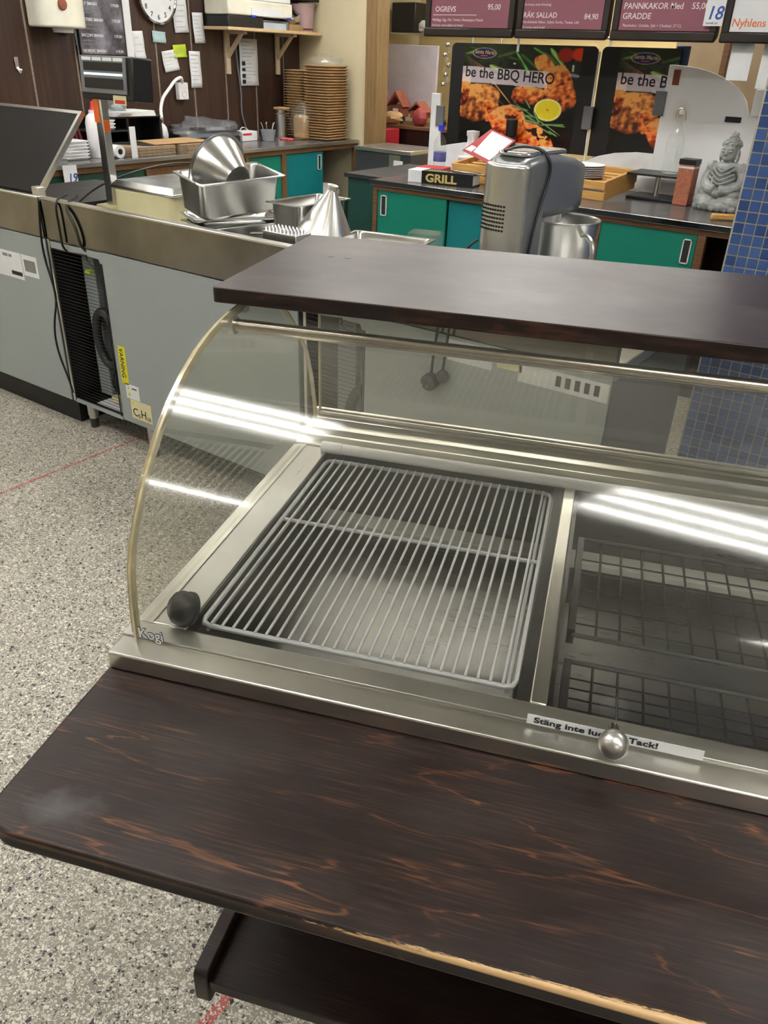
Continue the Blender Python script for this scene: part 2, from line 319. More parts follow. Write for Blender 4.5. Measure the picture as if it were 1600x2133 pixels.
# ================================================================== room
XW, YW = -5.42, 6.25
fl = struct('floor', MB().box(-5.6, 5.2, -5.2, 8.3, -.1, 0), m['terrazzo'])
for x, y0, y1, w in ((-2.80, -4.0, 6.2, .008), (-.687, -4.0, 4.1, .012)): MB().box(x - w, x + w, y0, y1, 0, .0008).build('floor_line', m['red terrazzo'], fl)
struct('ceiling', MB().box(-5.6, 5.2, -5.2, 8.3, CEIL + .06, CEIL + .16), m['ceiling white'])
wl = struct('wall_left', MB().box(XW - .12, XW, -5.2, 8.3, 0, CEIL + .06), m['wall cream'])
ys = [1.41 + .355 * k for k in range(15)]
for k, y in enumerate(ys):
    y1 = min(y + .355, YW)
    if y1 - y > .05: MB().box(XW, XW + .012, y + .006, y1 - .006, 0, CEIL).build('panel', m['panelling'], wl, bevel=.002, seg=1)
    if y < YW - .05: MB().box(XW, XW + .016, y - .007, y + .007, 0, CEIL).build('batten', m['batten wood'], wl, bevel=.002, seg=1)
struct('wall_back', MB().box(XW, -4.65, YW, YW + .1, 0, CEIL + .06), m['wall cream'])
struct('trim_1', MB().box(-4.65, -4.52, YW - .03, YW + .13, 0, CEIL), m['post wood'], bevel=.006)
struct('wall_rear', MB().box(-5.6, 5.2, 8.2, 8.3, 0, CEIL + .06), m['kitchen yellow'])
struct('wall_right', MB().box(5.1, 5.2, -5.2, 8.3, 0, CEIL + .06), m['wall white'])
struct('wall_front', MB().box(-5.6, 5.2, -5.3, -5.2, 0, CEIL + .06), m['wall white'])
# blue mosaic column
CX0, CX1, CY0, CY1 = -.69, .05, 3.1, 3.5
col = struct('column', MB().box(CX0, CX1, CY0, CY1, 0, CEIL), m['grout'])
pt = .0372; g2 = pt / 2 - .0022
tmesh = None; n_t = 0; rest = MB()
def _tile(x, z): return MB().cbox((x, CY0 - .0012, z), (g2 * 2, .004, g2 * 2))
for j in range(int(CEIL / pt)):
    z = .012 + pt * (j + .5)
    for i in range(int((CX1 - CX0) / pt)):
        x = CX0 + .004 + pt * (i + .5)
        seen = (.02 < z < .62 and x < CX0 + .42) or (.93 < z < 1.56 and x < CX0 + .19)
        if seen and n_t < 300:
            if tmesh is None: tmesh = MB().cbox((0, 0, 0), (g2 * 2, .004, g2 * 2)).build('tile', m['blue tile'], col, smooth=False); o = tmesh
            else: o = tmesh.copy(); COL.objects.link(o)
            o.location = (x, CY0 - .0012, z); n_t += 1
        else: rest.cbox((x, CY0 - .0012, z), (g2 * 2, .004, g2 * 2))
for j in range(int(CEIL / pt)):
    for i in range(10): rest.cbox((CX0 - .0012, CY0 + .01 + pt * (i + .5), .012 + pt * (j + .5)), (.004, g2 * 2, g2 * 2))
rest.build('mosaic', m['blue tile'], col, smooth=False, kind='stuff')
# ceiling luminaires; those labelled added fill only brighten boards, counters and top board
LAMP_AT = ['above the left end of the display case', 'above the right part of the display case', 'above the floor left of the prep counters', 'above the shop floor far right of the case', 'over the open floor by the panelled wall', 'short one behind the customer side of the case', 'over the open floor by the right wall', 'over the near end of the wall counter', 'added fill over the aisle before the back counter', 'above the blue mosaic column', 'over the far end of the wall counter', 'added fill over the left barbecue poster', 'over the festive kitchen sideboard', 'over the tan cupboard in the kitchen', 'added fill over the lid of the left prep counter']
for k, (x, y, L) in enumerate(FIXTURES):
    t = thing('ceiling_light', LAMP_AT[k] + ', louvred fluorescent ceiling luminaire', 'lamp', (x, y, CEIL), group='shop lights' if y < 1 else 'kitchen lights')
    MB().box(x - L / 2, x + L / 2, y - .25, y + .25, CEIL + .03, CEIL + .06).box(x - L / 2, x + L / 2, y - .25, y - .24, CEIL - .02, CEIL + .03).box(x - L / 2, x + L / 2, y + .24, y + .25, CEIL - .02, CEIL + .03).box(
        x - L / 2, x - L / 2 + .01, y - .24, y + .24, CEIL - .02, CEIL + .03).box(x + L / 2 - .01, x + L / 2, y - .24, y + .24, CEIL - .02, CEIL + .03).build('housing', m['fixture white'], t)
    for q in ((-.15, 0, .15) if L > .6 else (0,)): MB().cyl((x - L / 2 + .03, y + q, CEIL + .005), (x + L / 2 - .03, y + q, CEIL + .005), .02, n=8).build('tube', m['tube light'], t)
    lv = MB(); nb = int(L / .12)
    for i in range(1, nb): lv.cbox((x - L / 2 + L * i / nb, y, CEIL - .015), (.003, .46, .014))
    for q in (-.075, .075): lv.cbox((x, y + q, CEIL - .015), (L - .03, .003, .014))
    lv.build('louvre', m['fixture white'], t, kind='stuff')

# ================================================================== display case (case frame: x along, y away, z up)
CR = 1.0                                    # right end, outside the picture
dc = thing('display_case', 'steel refrigerated display case with curved clear front and side glass', 'display case', (.2, 1.05, 0), case=True)
MB().box(-.38, CR, .80, 1.46, .10, .70).box(-.34, CR - .05, .85, 1.42, 0, .10).build('cabinet', m['black wood'], dc)
MB().box(-.53, CR, .69, 1.48, .70, .715).build('tray', m['well steel'], dc)
fr = MB().prism([(.675, .8505), (.675, .877), (.7475, .877), (.7475, .8505)], 'x', -.53, CR).build('front_rail', m['rail steel'], dc, bevel=.0025)
MB().box(-.53, CR, .7125, .742, .8772, .8800).build('rail_strip', m['steel'], fr, bevel=.0008)
MB().box(-.53, CR, .6855, .70, .715, .8505).build('front_panel', m['dark grey'], dc)
lr = MB().box(-.53, -.457, .7475, 1.345, .715, .877).build('left_rail', m['steel'], dc, bevel=.002)
MB().box(-.5205, -.5045, .7475, 1.345, .877, .8785).build('rail_strip', m['rail steel'], lr)
bk = MB().box(-.53, CR, 1.345, 1.48, .715, .872).build('back_rail', m['steel'], dc, bevel=.002)
for y0, y1, h in ((1.352, 1.362, .878), (1.385, 1.392, .884), (1.41, 1.432, .889), (1.452, 1.462, .893), (1.472, 1.482, .904)):
    MB().box(-.53, CR, y0, y1, .868, h).build('sliding_track', m['rail steel'], bk, bevel=.0015)
dv = MB().box(.003, .024, .7475, 1.345, .716, .8765).build('divider', m['rail steel'], dc, bevel=.002)
MB().box(-.012, .003, .7475, 1.345, .716, .8745).build('gasket', m['black'], dv)
MB().box(CR - .06, CR, .7475, 1.345, .715, .877).build('right_rail', m['steel'], dc, bevel=.002)
for x0, x1 in ((-.457, -.012), (.024, CR - .06)):
    w = MB().box(x0, x1, .7475, 1.345, .716, .727).box(x0, x0 + .0015, .7475, 1.345, .727, .872).box(x1 - .0015, x1, .7475, 1.345, .727, .872).box(x0, x1, .7475, .749, .727, .872).box(x0, x1, 1.3435, 1.345, .727, .872).build('well', m['well steel'], dc)
    MB().box(x0 + .0015, x1 - .0015, 1.298, 1.3435, .727, .742).build('ledge', m['lit ledge'], w, bevel=.002)
    for a0, a1 in ((x0 + .0015, x0 + .007), (x1 - .007, x1 - .0015)): MB().box(a0, a1, .749, 1.3435, .846, .8600).build('shelf_lip', m['well steel'], w)
# glass
prof = [(.7075, .8800), (.7095, .9300), (.716, .9800), (.7280, 1.0120), (.7450, 1.0420), (.767, 1.0720), (.791, 1.0985), (.823, 1.1300), (.858, 1.1570), (.897, 1.1800), (.940, 1.1990), (.976, 1.2100), (1.016, 1.2185), (1.045, 1.2225), (1.074, 1.2245), (1.12, 1.2265), (1.16, 1.2265)]
fg = MB().sheet(prof, 'x', -.506, CR, -.006).build('front_glass', m['case glass'], dc)
MB().sheet(prof, 'x', -.5095, -.506, -.010).build('edge_strip', m['edge plastic'], fg, label='yellowed cut edge of the curved front glass')
side = [(.7165, .8790)] + [(y + .009 if z < 1.05 else y + .004, z - .007) for y, z in prof[1:]] + [(1.21, 1.212), (1.26, 1.180), (1.297, 1.148), (1.34, 1.108), (1.379, 1.061), (1.405, 1.005), (1.424, .938), (1.430, .8790)]
sg = MB().prism(side, 'x', -.5175, -.5105).build('side_glass', m['side glass'], dc)
MB().sheet(side[:len(prof)], 'x', -.5178, -.5102, -.009).build('edge_strip', m['edge plastic'], sg, label='yellowed front edge of the side glass')
MB().sheet(side[len(prof) - 1:], 'x', -.5178, -.5102, -.003).build('edge_strip', m['edge plastic'], sg, label='curved rear edge of the side glass')
rg = MB().box(-.517, CR, 1.463, 1.468, .893, 1.226).build('rear_glass', m['rear glass'], dc)
MB().box(-.5190, -.516, 1.461, 1.470, .893, 1.226).build('edge_strip', m['edge plastic'], rg)
MB().box(-.517, CR, 1.460, 1.4625, .8960, .9030).build('edge_strip', m['rail steel'], rg)
MB().cyl((-.5105, 1.056, 1.2), (CR, 1.056, 1.2), .0095, n=18).build('hinge_tube', m['tube steel'], dc)
MB().cyl((-.5105, 1.056, 1.2), (-.503, 1.056, 1.2), .014, n=16).build('tube_socket', m['steel'], dc)
MB().box(-.5215, -.509, 1.10, 1.118, 1.205, 1.234).build('bracket', m['white plastic'], dc)
kb = MB().cyl((.099, .706, .903), (.099, .690, .903), .006, n=12).build('glass_knob', m['chrome'], dc)
MB().ball((.099, .678, .904), .0165, 24, 16).build('knob_ball', m['steel'], kb)
MB().at((-.466, .757, .903), (R(62), 0, R(-42))).lathe([(.020, -.018), (.0235, -.016), (.0235, -.011), (.0215, -.010), (.0215, -.005), (.0235, -.004), (.0235, 0), (.021, .007), (.014, .013), (.0, .015)], n=24).build('door_bumper', m['black plastic'], dc, label='round black ridged plastic bumper inside the glass corner')
st = MB().at((.003, .7058, .8815), (R(-5), 0, 0)).box(0, .196, -.0006, 0, 0, .0135).build('sticker', m['paper'], dc, label='white strip sticker with black warning words')
text('lettering', 'Stäng inte luckan, Tack!', .0108, m['ink'], st, (.011, .7048, .8850), (R(85), 0, 0), bold=.00028, sx=1.36, extr=.0001)
lg = text('maker_logo', 'Kogi', .021, m['ink'], dc, (-.499, .7040, .8875), (R(87), 0, 0), bold=.0011, shear=-.12, sx=.92, extr=.0001, label='white outlined maker lettering on the glass')
text('lettering', 'Kogi', .021, m['paper'], lg, (-.499, .7034, .8875), (R(87), 0, 0), bold=.0003, shear=-.12, sx=.92, extr=.0001)
# boards
hb = thing('top_board', 'long dark brown wooden top board lying over the display case', 'board', (.2, 1.25, 1.234), case=True)
MB().prism(rrect(-.531, CR, 1.041, 1.462, .006, 3, 'ad'), 'z', 1.2345, 1.2565).build('board', m['top wood'], hb, bevel=.0015)
for x in (-.438, -.408): MB().cyl((x, 1.30, 1.2562), (x, 1.30, 1.2569), .006, n=12).build('screw_plug', m['dark grey'], hb)
tb = thing('serving_board', 'wide dark brown wooden serving board with chipped pale front edge below the glass', 'board', (.2, .55, .85), case=True)
MB().prism(rrect(-.533, CR, .423, .684, .045, 8, 'a'), 'z', .826, .8455).prism(rrect(-.533, CR, .423, .684, .045, 8, 'a'), 'z', .8262, .850).build('board', m['table wood'], tb, bevel=.004, seg=3)
ls = thing('lower_shelf', 'black stained wooden lower shelf with upright end cleat under the serving board', 'shelf', (.2, .68, .36), case=True)
MB().box(-.380, CR, .575, .80, .358, .382).build('shelf_board', m['black wood'], ls, bevel=.002)
MB().prism(rrect(.571, .80, .328, .402, .012, 4, 'ad'), 'x', -.402, -.380).build('end_cleat', m['black wood'], ls, bevel=.002)
# white wire rack
def wire_rack():
    t = thing('wire_rack', 'white coated wire shelf rack lying in the left well of the display case', 'rack', (-.234, 1.04, .86), case=True)
    x0, x1, y0, y1, z = -.451, -.017, .778, 1.318, .8645
    fw = [(x0, y0 + .015, z), (x0 + .004, y0 + .004, z), (x0 + .015, y0, z), (x1 - .015, y0, z), (x1 - .004, y0 + .004, z), (x1, y0 + .015, z), (x1, y1 - .015, z), (x1 - .004, y1 - .004, z), (x1 - .015, y1, z), (x0 + .015, y1, z), (x0 + .004, y1 - .004, z), (x0, y1 - .015, z)]
    MB().tube(fw, .0038, 8, True).build('frame', m['rack white'], t)
    for y in (1.085,): MB().cyl((x0, y, z - .003), (x1, y, z - .003), .0035, n=8).build('cross_wire', m['rack white'], t)
    for xx in (x0 + .010, x1 - .010): MB().cyl((xx, y0, z - .008), (xx, y1, z - .008), .003, n=8).build('side_wire', m['rack white'], t)
    o = None
    for k in range(26):
        xx = x0 + (x1 - x0) * (k + 1) / 27
        if o is None: o = MB().cyl((0, y0, z + .0035), (0, y1, z + .0035), .0021, n=8).build('wire', m['rack white'], t); q = o; base = o.location.copy()
        else: q = o.copy(); COL.objects.link(q)
        q.location = (xx, 0, 0)
wire_rack()
wt = thing('white_tube', 'white plastic tube with pink spots lying along the rear of the well', 'tube', (.2, 1.335, .876), case=True)
MB().cyl((-.425, 1.334, .8845), (CR - .03, 1.334, .8845), .0105, n=16).build('tube', m['white paint'], wt)
MB().cyl((-.468, 1.334, .8845), (-.425, 1.334, .8845), .0112, n=16).build('end_cap', m['white paint'], wt, bevel=.002)
# black wire baskets of the right well
def basket(label, y0, y1, z, zf):
    t = thing('wire_basket', label, 'basket', (.4, (y0 + y1) / 2, z), case=True, group='black wire baskets in the right well')
    x0, x1 = .046, .90
    MB().tube([(x0, y0, zf), (x1, y0, zf), (x1, y1, z), (x0, y1, z)], .0036, 6, True).build('rim', m['black plastic'], t)
    MB().box(x0 - .007, x0 + .003, y0, y1, z - .02, z + .004).build('end_bar', m['black plastic'], t)
    k = 0; x = x0 + .032
    while x < x1 - .01:
        MB().tube([(x, y1, z), (x, y1, z - .004), (x, y0, zf + .001), (x, y0, zf - .004)], .0019, 6).build('wire', m['black'], t); x += .0325
    n = 6
    for i in range(1, n):
        f = i / n; y = y1 + (y0 - y1) * f; MB().cyl((x0, y, z + (zf - z) * f - .012), (x1, y, z + (zf - z) * f - .012), .0014, n=5).build('cross_wire', m['black'], t)
basket('black wire basket in the right well, the rear one', .925, 1.185, .859, .855)
basket('black wire basket in the right well, the front one nearer the glass knob', .758, .868, .853, .845)
# ================================================================== refrigerated prep counters (backs towards the shop)
FY0, FY1 = 1.98, 2.72
def fridge(label, x0, x1, opening=None, legs=(), zb=.135, left_end=False):
    t = thing('refrigerated_counter', label, 'fridge', ((x0 + x1) / 2, (FY0 + FY1) / 2, 0), group='refrigerated prep counters')
    bx = opening[1] + .004 if opening else x0 + .003
    MB().box(bx, x1 - .003, FY0 + .002, FY1 - .02, zb, .82).build('body', m['fridge side'], t)
    MB().box(bx, x1 - .004, FY0 - .004, FY0 + .002, zb, .846).build('rear_panel', m['fridge grey'], t, bevel=.0015, label='flat grey sheet metal panel')
    MB().box(x0, x1, FY0 + .01, FY1, .825, .86).build('worktop', m['steel'], t, bevel=.003)
    MB().box(x0, x1, FY0 - .008, FY0 + .012, .852, 1.010).build('splashback', m['splash steel'], t, bevel=.002)
    MB().box(x0, x1, FY0 - .009, FY0 + .026, 1.004, 1.0125).build('rim', m['rail steel'], t, bevel=.002)
    for lx, ly in legs:
        g = MB().cyl((lx, ly, .06), (lx, ly, zb), .024, n=16).cyl((lx, ly, .045), (lx, ly, .06), .021, n=16).build('leg', m['steel'], t)
        MB().cyl((lx, ly, 0), (lx, ly, .045), .019, .021, n=16).build('foot', m['dark grey'], g)
    if opening:
        a, b = opening; yb = FY0 + .40
        MB().box(a, b, yb, yb + .02, zb, .82).box(a, b, FY0 + .01, yb, zb, zb + .012).box(b - .004, b, FY0, yb, zb, .82).box(a, a + .004, FY0, yb, zb, .82).build('compressor_bay', m['black'], t)
        MB().box(a - .012, a, FY0 - .008, FY0 + .01, zb, .848).build('jamb', m['rail steel'], t, bevel=.001)
        MB().box(a, b, FY0 - .006, FY0, zb - .004, zb + .014).build('sill', m['fridge grey'], t, bevel=.001)
        MB().prism([(a, .842), (b, .842), (b + .03, .80), (b - .012, .798), (b - .02, .815), (a, .815)], 'y', FY0 - .002, FY0 + .002).build('header', m['fridge grey'], t)
        gw = MB(); n = 46
        for i in range(n): z = zb + .02 + (.795 - zb) * i / (n - 1); gw.cyl((a + .006, FY0 - .004, z), (b - .008 if z < .74 else b - .045, FY0 - .004, z), .0011, n=5)
        gw.build('grille_wires', m['black'], t, kind='stuff')
        MB().tube([(a + .006, FY0 - .005, zb + .005), (a + .006, FY0 - .005, .81), (b - .09, FY0 - .005, .82), (b - .09, FY0 - .005, .80), (b - .008, FY0 - .005, .745), (b - .008, FY0 - .005, zb + .01)], .0025, 6).build('grille_frame', m['black plastic'], t)
        MB().box(a + .05, a + .13, FY0 + .10, FY0 + .15, zb + .02, .80).build('condenser_plate', m['fridge grey'], t, bevel=.003)
        cx, cz = a + .200, .45
        MB().tube([(cx + .068 * math.cos(q * .3), FY0 + .06 + .004 * q / 6, cz + .12 * math.sin(q * .3)) for q in range(22)] + [(b - .03, FY0 + .06, cz + .13)], .020, 10).build('drain_hose', m['dark grey'], t, label='thick black coiled drain hose')
        MB().ball((a + .16, FY0 + .18, zb + .085), (.09, .08, .075)).build('compressor', m['black plastic'], t)
        MB().cbox((a + .21, FY0 + .07, zb + .04), (.05, .03, .03)).build('terminal_box', m['cream plastic'], t, bevel=.004)
        MB().cbox((a + .165, FY0 + .05, .735), (.03, .02, .012)).build('brass_fitting', m['note yellow'], t)
        MB().box(a + .12, b - .01, FY0 + .02, FY0 + .12, zb + .0125, zb + .014).build('warning_leaflet', m['paper'], t)
    return t
f1 = fridge('grey refrigerated prep counter with open compressor grille and yellow warning sticker', -3.115, -1.735, (-3.095, -2.765), ((-3.06, 2.03), (-2.60, 2.0), (-1.80, 2.03), (-3.06, 2.66), (-1.80, 2.66)))
def sticker(name, x0, x1, z0, z1, mat, par, th=.0012): return MB().box(x0, x1, FY0 - .004 - th, FY0 - .004, z0, z1).build(name, m[mat], par)
s = sticker('warning_strip', -2.735, -2.69, .31, .475, 'yellow label', f1)
text('lettering', 'VARNING', .034, m['ink'], s, (-2.727, FY0 - .0058, .466), (R(90), R(90), 0), sx=.86)
s = sticker('safety_label', -2.715, -2.63, .25, .315, 'paper', f1)
MB().prism([(-2.705, .262), (-2.685, .262), (-2.695, .28)], 'y', FY0 - .0062, FY0 - .0052).build('warning_triangle', m['yellow label'], s)
MB().prism([(-2.703, .293), (-2.690, .293), (-2.6965, .305)], 'y', FY0 - .0062, FY0 - .0052).build('warning_triangle', m['yellow label'], s)
MB().box(-2.675, -2.645, FY0 - .006, FY0 - .0052, .296, .301).build('printed_line', m['ink'], s)
s = sticker('gas_label', -2.695, -2.565, .163, .248, 'cream plastic', f1)
text('lettering', 'C', .052, m['ink'], s, (-2.687, FY0 - .0058, .176), FY); text('lettering', '5', .026, m['ink'], s, (-2.652, FY0 - .0058, .172), FY)
text('lettering', 'H', .052, m['ink'], s, (-2.636, FY0 - .0058, .176), FY); text('lettering', '10', .026, m['ink'], s, (-2.599, FY0 - .0058, .172), FY)
MB().prism([(-2.688, .226), (-2.672, .226), (-2.680, .241)], 'y', FY0 - .0062, FY0 - .0052).build('warning_triangle', m['yellow label'], s)
f2 = fridge('grey refrigerated prep counter behind the display case, with a plug hanging on it', -1.725, -.64, (-1.70, -1.46), ((-.70, 2.03), (-1.66, 2.03), (-.70, 2.66)))
sticker('paper_label', -1.15, -1.0, .775, .838, 'paper', f2); sticker('paper_label', -.985, -.905, .79, .838, 'cream plastic', f2)
s = sticker('paper_label', -.915, -.648, .765, .818, 'paper', f2)
for k in range(5): MB().box(-.80 + .028 * k, -.785 + .028 * k, FY0 - .006, FY0 - .0052, .778, .808).build('printed_block', m['ink'], s)
f3 = fridge('grey refrigerated counter with a raised dark hinged lid and paper labels', -4.75, -3.125, None, ((-3.20, 2.66), (-4.6, 2.03)), .13)
s = sticker('paper_label', -3.62, -3.33, .64, .755, 'paper', f3)
MB().box(-3.42, -3.34, FY0 - .006, FY0 - .0052, .655, .672).build('barcode', m['ink'], s); text('lettering', 'SERIE NR', .018, m['ink'], s, (-3.47, FY0 - .0056, .73), FY)
s = sticker('barcode_label', -3.325, -3.215, .665, .755, 'paper', f3)
for k in range(11): MB().box(-3.31 + .0075 * k, -3.306 + .0075 * k, FY0 - .0058, FY0 - .0052, .685, .735).build('bar', m['ink'], s)
MB().box(-4.7, -3.15, 2.02, 2.2, 0, .128).build('plinth', m['black'], f3)
ld = MB().at((-3.94, 2.0, 1.016), (R(48.5), 0, 0)).box(-.80, .80, 0, .385, -.008, .008).build('hinged_lid', m['lid dark'], f3, bevel=.002, label='dark steel lid propped open')
MB().at((-3.94, 2.0, 1.016), (R(48.5), 0, 0)).box(.785, .802, 0, .39, -.010, .010).box(-.80, .785, .376, .39, -.010, .010).build('lid_edge', m['rail steel'], ld)
MB().box(-3.175, -3.13, 1.985, 2.02, .995, 1.045).build('hinge', m['steel'], f3, bevel=.003)
w = thing('cold_well', 'black sunken cold well with a steel edge beside the raised lid', 'tray', (-3.4, 2.4, .86))
MB().frustum((-3.68, -3.16, 2.12, 2.66), (-3.70, -3.15, 2.10, 2.68), .8605, .962).build('tray', m['black plastic'], w); MB().box(-3.70, -3.145, 2.075, 2.099, .8605, .968).build('steel_edge', m['rail steel'], w, bevel=.002)
def part_cord(name, par, pts, r=.0045, smooth=3, mat='black plastic'):
    if ORG[par].length == 0:
        inv = (Matrix.Translation(par.location) @ par.rotation_euler.to_matrix().to_4x4()).inverted(); pts = [tuple(inv @ Vector(p)) for p in pts]
    return MB().tube(pts, r, 8, False, smooth).build(name, m[mat], par)
def cord(label, pts, r=.0045, smooth=3, mat='black plastic', name='power_cord', **k): return tag(MB().tube(pts, r, 8, False, smooth).build(name, m[mat]), label, 'cord', **k)
y = FY0 - .02
part_cord('cord', f1, [(-3.11, y + .01, 1.0), (-3.12, y, .90), (-3.13, y, .78), (-3.095, y, .66), (-3.09, y, .60), (-3.13, y - .01, .48), (-3.135, y - .01, .37), (-3.10, y, .24), (-3.085, y, .18)], .0045)
part_cord('cord', f1, [(-2.99, 2.02, 1.03), (-2.99, y, 1.015), (-2.985, y, .90), (-2.985, y, .815), (-2.985, 2.05, .79)], .0045)
part_cord('cord', f1, [(-2.94, 2.03, 1.03), (-2.93, y, 1.0), (-2.875, y, .93), (-2.86, y, .84), (-2.86, 2.05, .80)], .006)
pl = thing('power_plug', 'black mains plug hanging by its cord behind the rear glass', 'plug', (-1.19, 1.955, .70))
MB().cyl((-1.19, 1.965, .705), (-1.19, 1.935, .70), .026, n=18).build('plug_head', m['black plastic'], pl, bevel=.004)
for q in (-.009, .009): MB().cyl((-1.19 + q, 1.935, .70), (-1.19 + q, 1.918, .698), .0025, n=8).build('pin', m['steel'], pl)
MB().tube([(-1.19, 1.955, .725), (-1.19, 1.958, .77), (-1.175, 1.955, .90), (-1.15, 1.955, 1.0), (-1.13, 1.99, 1.03), (-1.10, 2.1, 1.0)], .0045, 8, False, 3).build('cord', m['black plastic'], pl)
pl = thing('power_plug', 'smaller black plug hanging just right of the other mains plug', 'plug', (-1.155, 1.955, .71))
MB().cyl((-1.15, 1.965, .73), (-1.15, 1.945, .725), .02, n=14).build('plug_head', m['black plastic'], pl, bevel=.004)
MB().tube([(-1.15, 1.955, .745), (-1.148, 1.957, .80), (-1.135, 1.955, .92), (-1.115, 1.955, 1.0), (-1.10, 1.99, 1.03), (-1.07, 2.1, 1.0)], .0045, 8, False, 3).build('cord', m['black plastic'], pl)

# ------------------------------------------------------------------ things on the prep counters
WT = .861
sc = thing('weighing_scale', 'cream shop scale with steel plate and a dark display on a tall pole', 'scale', (-2.85, 2.42, WT))
MB().prism(rrect(-3.03, -2.66, 2.27, 2.60, .03, 4), 'z', WT, 1.03).build('body', m['cream plastic'], sc, bevel=.008)
MB().box(-3.13, -3.03, 2.25, 2.36, WT, .955).build('pole_foot', m['cream plastic'], sc, bevel=.006)
MB().frustum((-3.035, -2.645, 2.265, 2.645), (-3.015, -2.665, 2.285, 2.625), 1.04, 1.062).box(-3.035, -2.645, 2.265, 2.645, 1.032, 1.041).build('weighing_plate', m['pan steel'], sc, bevel=.003)
MB().box(-3.105, -3.06, 2.29, 2.325, .955, 1.385).build('pole', m['steel'], sc, bevel=.003)
MB().box(-3.108, -3.075, 2.287, 2.2898, 1.275, 1.36).build('orange_label', m['orange'], sc)
MB().box(-3.0598, -3.057, 2.292, 2.32, 1.24, 1.285).build('orange_label', m['orange'], sc)
dh = MB().at((-3.0, 2.31, 1.445), (R(-4), 0, R(3))).box(-.15, .15, -.02, .085, -.085, .072).build('display_housing', m['black plastic'], sc, bevel=.006)
MB().at((-3.0, 2.31, 1.445), (R(-4), 0, R(3))).box(-.148, .118, -.027, -.0195, -.062, .07).build('display_face', m['grey plastic'], dh, bevel=.002)
for z0, z1 in ((.018, .048), (-.045, -.008)): MB().at((-3.0, 2.31, 1.445), (R(-4), 0, R(3))).box(-.125, .10, -.0285, -.0265, z0, z1).build('screen', m['black'], dh)
MB().at((-3.0, 2.31, 1.445), (R(-4), 0, R(3))).box(-.125, .10, -.0288, -.0265, .002, .010).build('label_strip', m['lcd'], dh)
for k in range(4): MB().at((-3.0, 2.31, 1.445), (R(-4), 0, R(3))).box(-.132 + .061 * k, -.078 + .061 * k, -.0288, -.0265, .053, .065).build('label_strip', m['paper'], dh)
MB().at((-3.0, 2.31, 1.445), (R(-4), 0, R(3))).box(.03, .105, -.0215, -.0195, -.10, -.066).build('shop_sticker', m['cream plastic'], dh)
MB().at((-3.0, 2.31, 1.445), (R(-4), 0, R(3))).box(.04, .098, -.0222, -.0212, -.095, -.082).build('sticker_print', m['bright red'], dh)
part_cord('cord', sc, [(-2.98, 2.70, 1.08), (-2.99, 2.72, 1.10), (-3.06, 2.6, 1.10), (-3.12, 2.40, 1.06), (-3.17, 2.25, 1.0), (-3.18, 2.12, .90)], .004)
def pan(label, loc, rz, L, W, D, tilt=(0, 0), group='steel food pans', name='food_pan'):
    """gastronorm container, rim flange on top"""
    t = thing(name, label, 'pan', loc, 0., group); t.rotation_euler = (tilt[0], tilt[1], rz); ORG[t] = Vector((0, 0, 0))
    a, b = L / 2, W / 2; r = min(.03, D * .4); vs = []; rings = []
    for (dx, z, rr) in ((.0, D, .008), (.0, D - .004, .008), (.012, D, .02), (.014, D - .006, .025), (.02, .012, .03), (.032, 0, .035)):
        p = rrect(-a + dx, a - dx, -b + dx, b - dx, rr, 4); rings.append([(q[0], q[1], z) for q in p])
    rings = [rings[1], rings[0]] + rings[2:]; n = len(rings[0]); mb = MB(); v = [q for ring in rings for q in ring]
    f = [(j * n + i, j * n + (i + 1) % n, (j + 1) * n + (i + 1) % n, (j + 1) * n + i) for j in range(len(rings) - 1) for i in range(n)] + [tuple(range((len(rings) - 1) * n, len(rings) * n))]
    o = mb.add(v, f).build('pan_body', m['pan steel'], t); so = o.modifiers.new('thickness', 'SOLIDIFY'); so.thickness = .0015; so.offset = -1
    return t
pan('upturned steel pan lowest in the stack beside the cream scale', (-2.36, 2.33, WT), R(76), .36, .24, .115)
pan('flat steel pan lying crooked beneath the top pan of the stack', (-2.36, 2.31, WT + .117), R(62), .36, .22, .022)
pan('deep steel pan on top of the stack, holding the mixing bowl', (-2.345, 2.29, WT + .158), R(74), .36, .22, .135, (.12, -.05))
bw = thing('mixing_bowl', 'conical steel mixing bowl leaning in the top pan of the stack', 'bowl', (-2.415, 2.45, 1.095)); ORG[bw] = Vector((0, 0, 0)); bw.rotation_euler = Vector((-.949, .067, .308)).to_track_quat('Z', 'Y').to_euler(); bw.location = (-2.295, 2.285, 1.125)
o = MB().lathe([(.0, 0), (.058, 0), (.062, .004), (.122, .118), (.130, .120), (.131, .117)], n=40).build('bowl', m['pan steel'], bw); so = o.modifiers.new('thickness', 'SOLIDIFY'); so.thickness = .0015
MB().lathe([(.1235, .117), (.1320, .1165), (.1325, .121), (.1240, .1215), (.1235, .117)], n=40).build('rim', m['dark grey'], bw)
pan('tall deep steel pan standing behind the cone strainer', (-2.06, 2.42, WT), R(88), .30, .17, .215)
pan('shallow steel pan right of the cone strainer, partly behind the top board', (-1.70, 2.42, WT), R(12), .32, .17, .125)
cn = thing('cone_strainer', 'upturned fine steel cone strainer leaning tip up among the pans', 'strainer', (0, 0, 0)); cn.location = (-1.955, 2.36, .896); cn.rotation_euler = (0, R(13), 0)
MB().lathe([(.150, 0), (.153, .004), (.147, .018), (.013, .246), (.005, .254), (0, .254)], n=40).build('cone', m['steel'], cn)
MB().lathe([(.014, .24), (.021, .247), (.019, .259), (0, .263)], n=16).build('tip', m['rail steel'], cn)
MB().tube([(.010, -.012, .246), (.09, -.118, .008)], .003, 6).build('seam', m['rail steel'], cn)
gr = thing('box_grater', 'steel box grater with raised spikes standing before the cone strainer', 'grater', (-1.92, 2.13, WT))
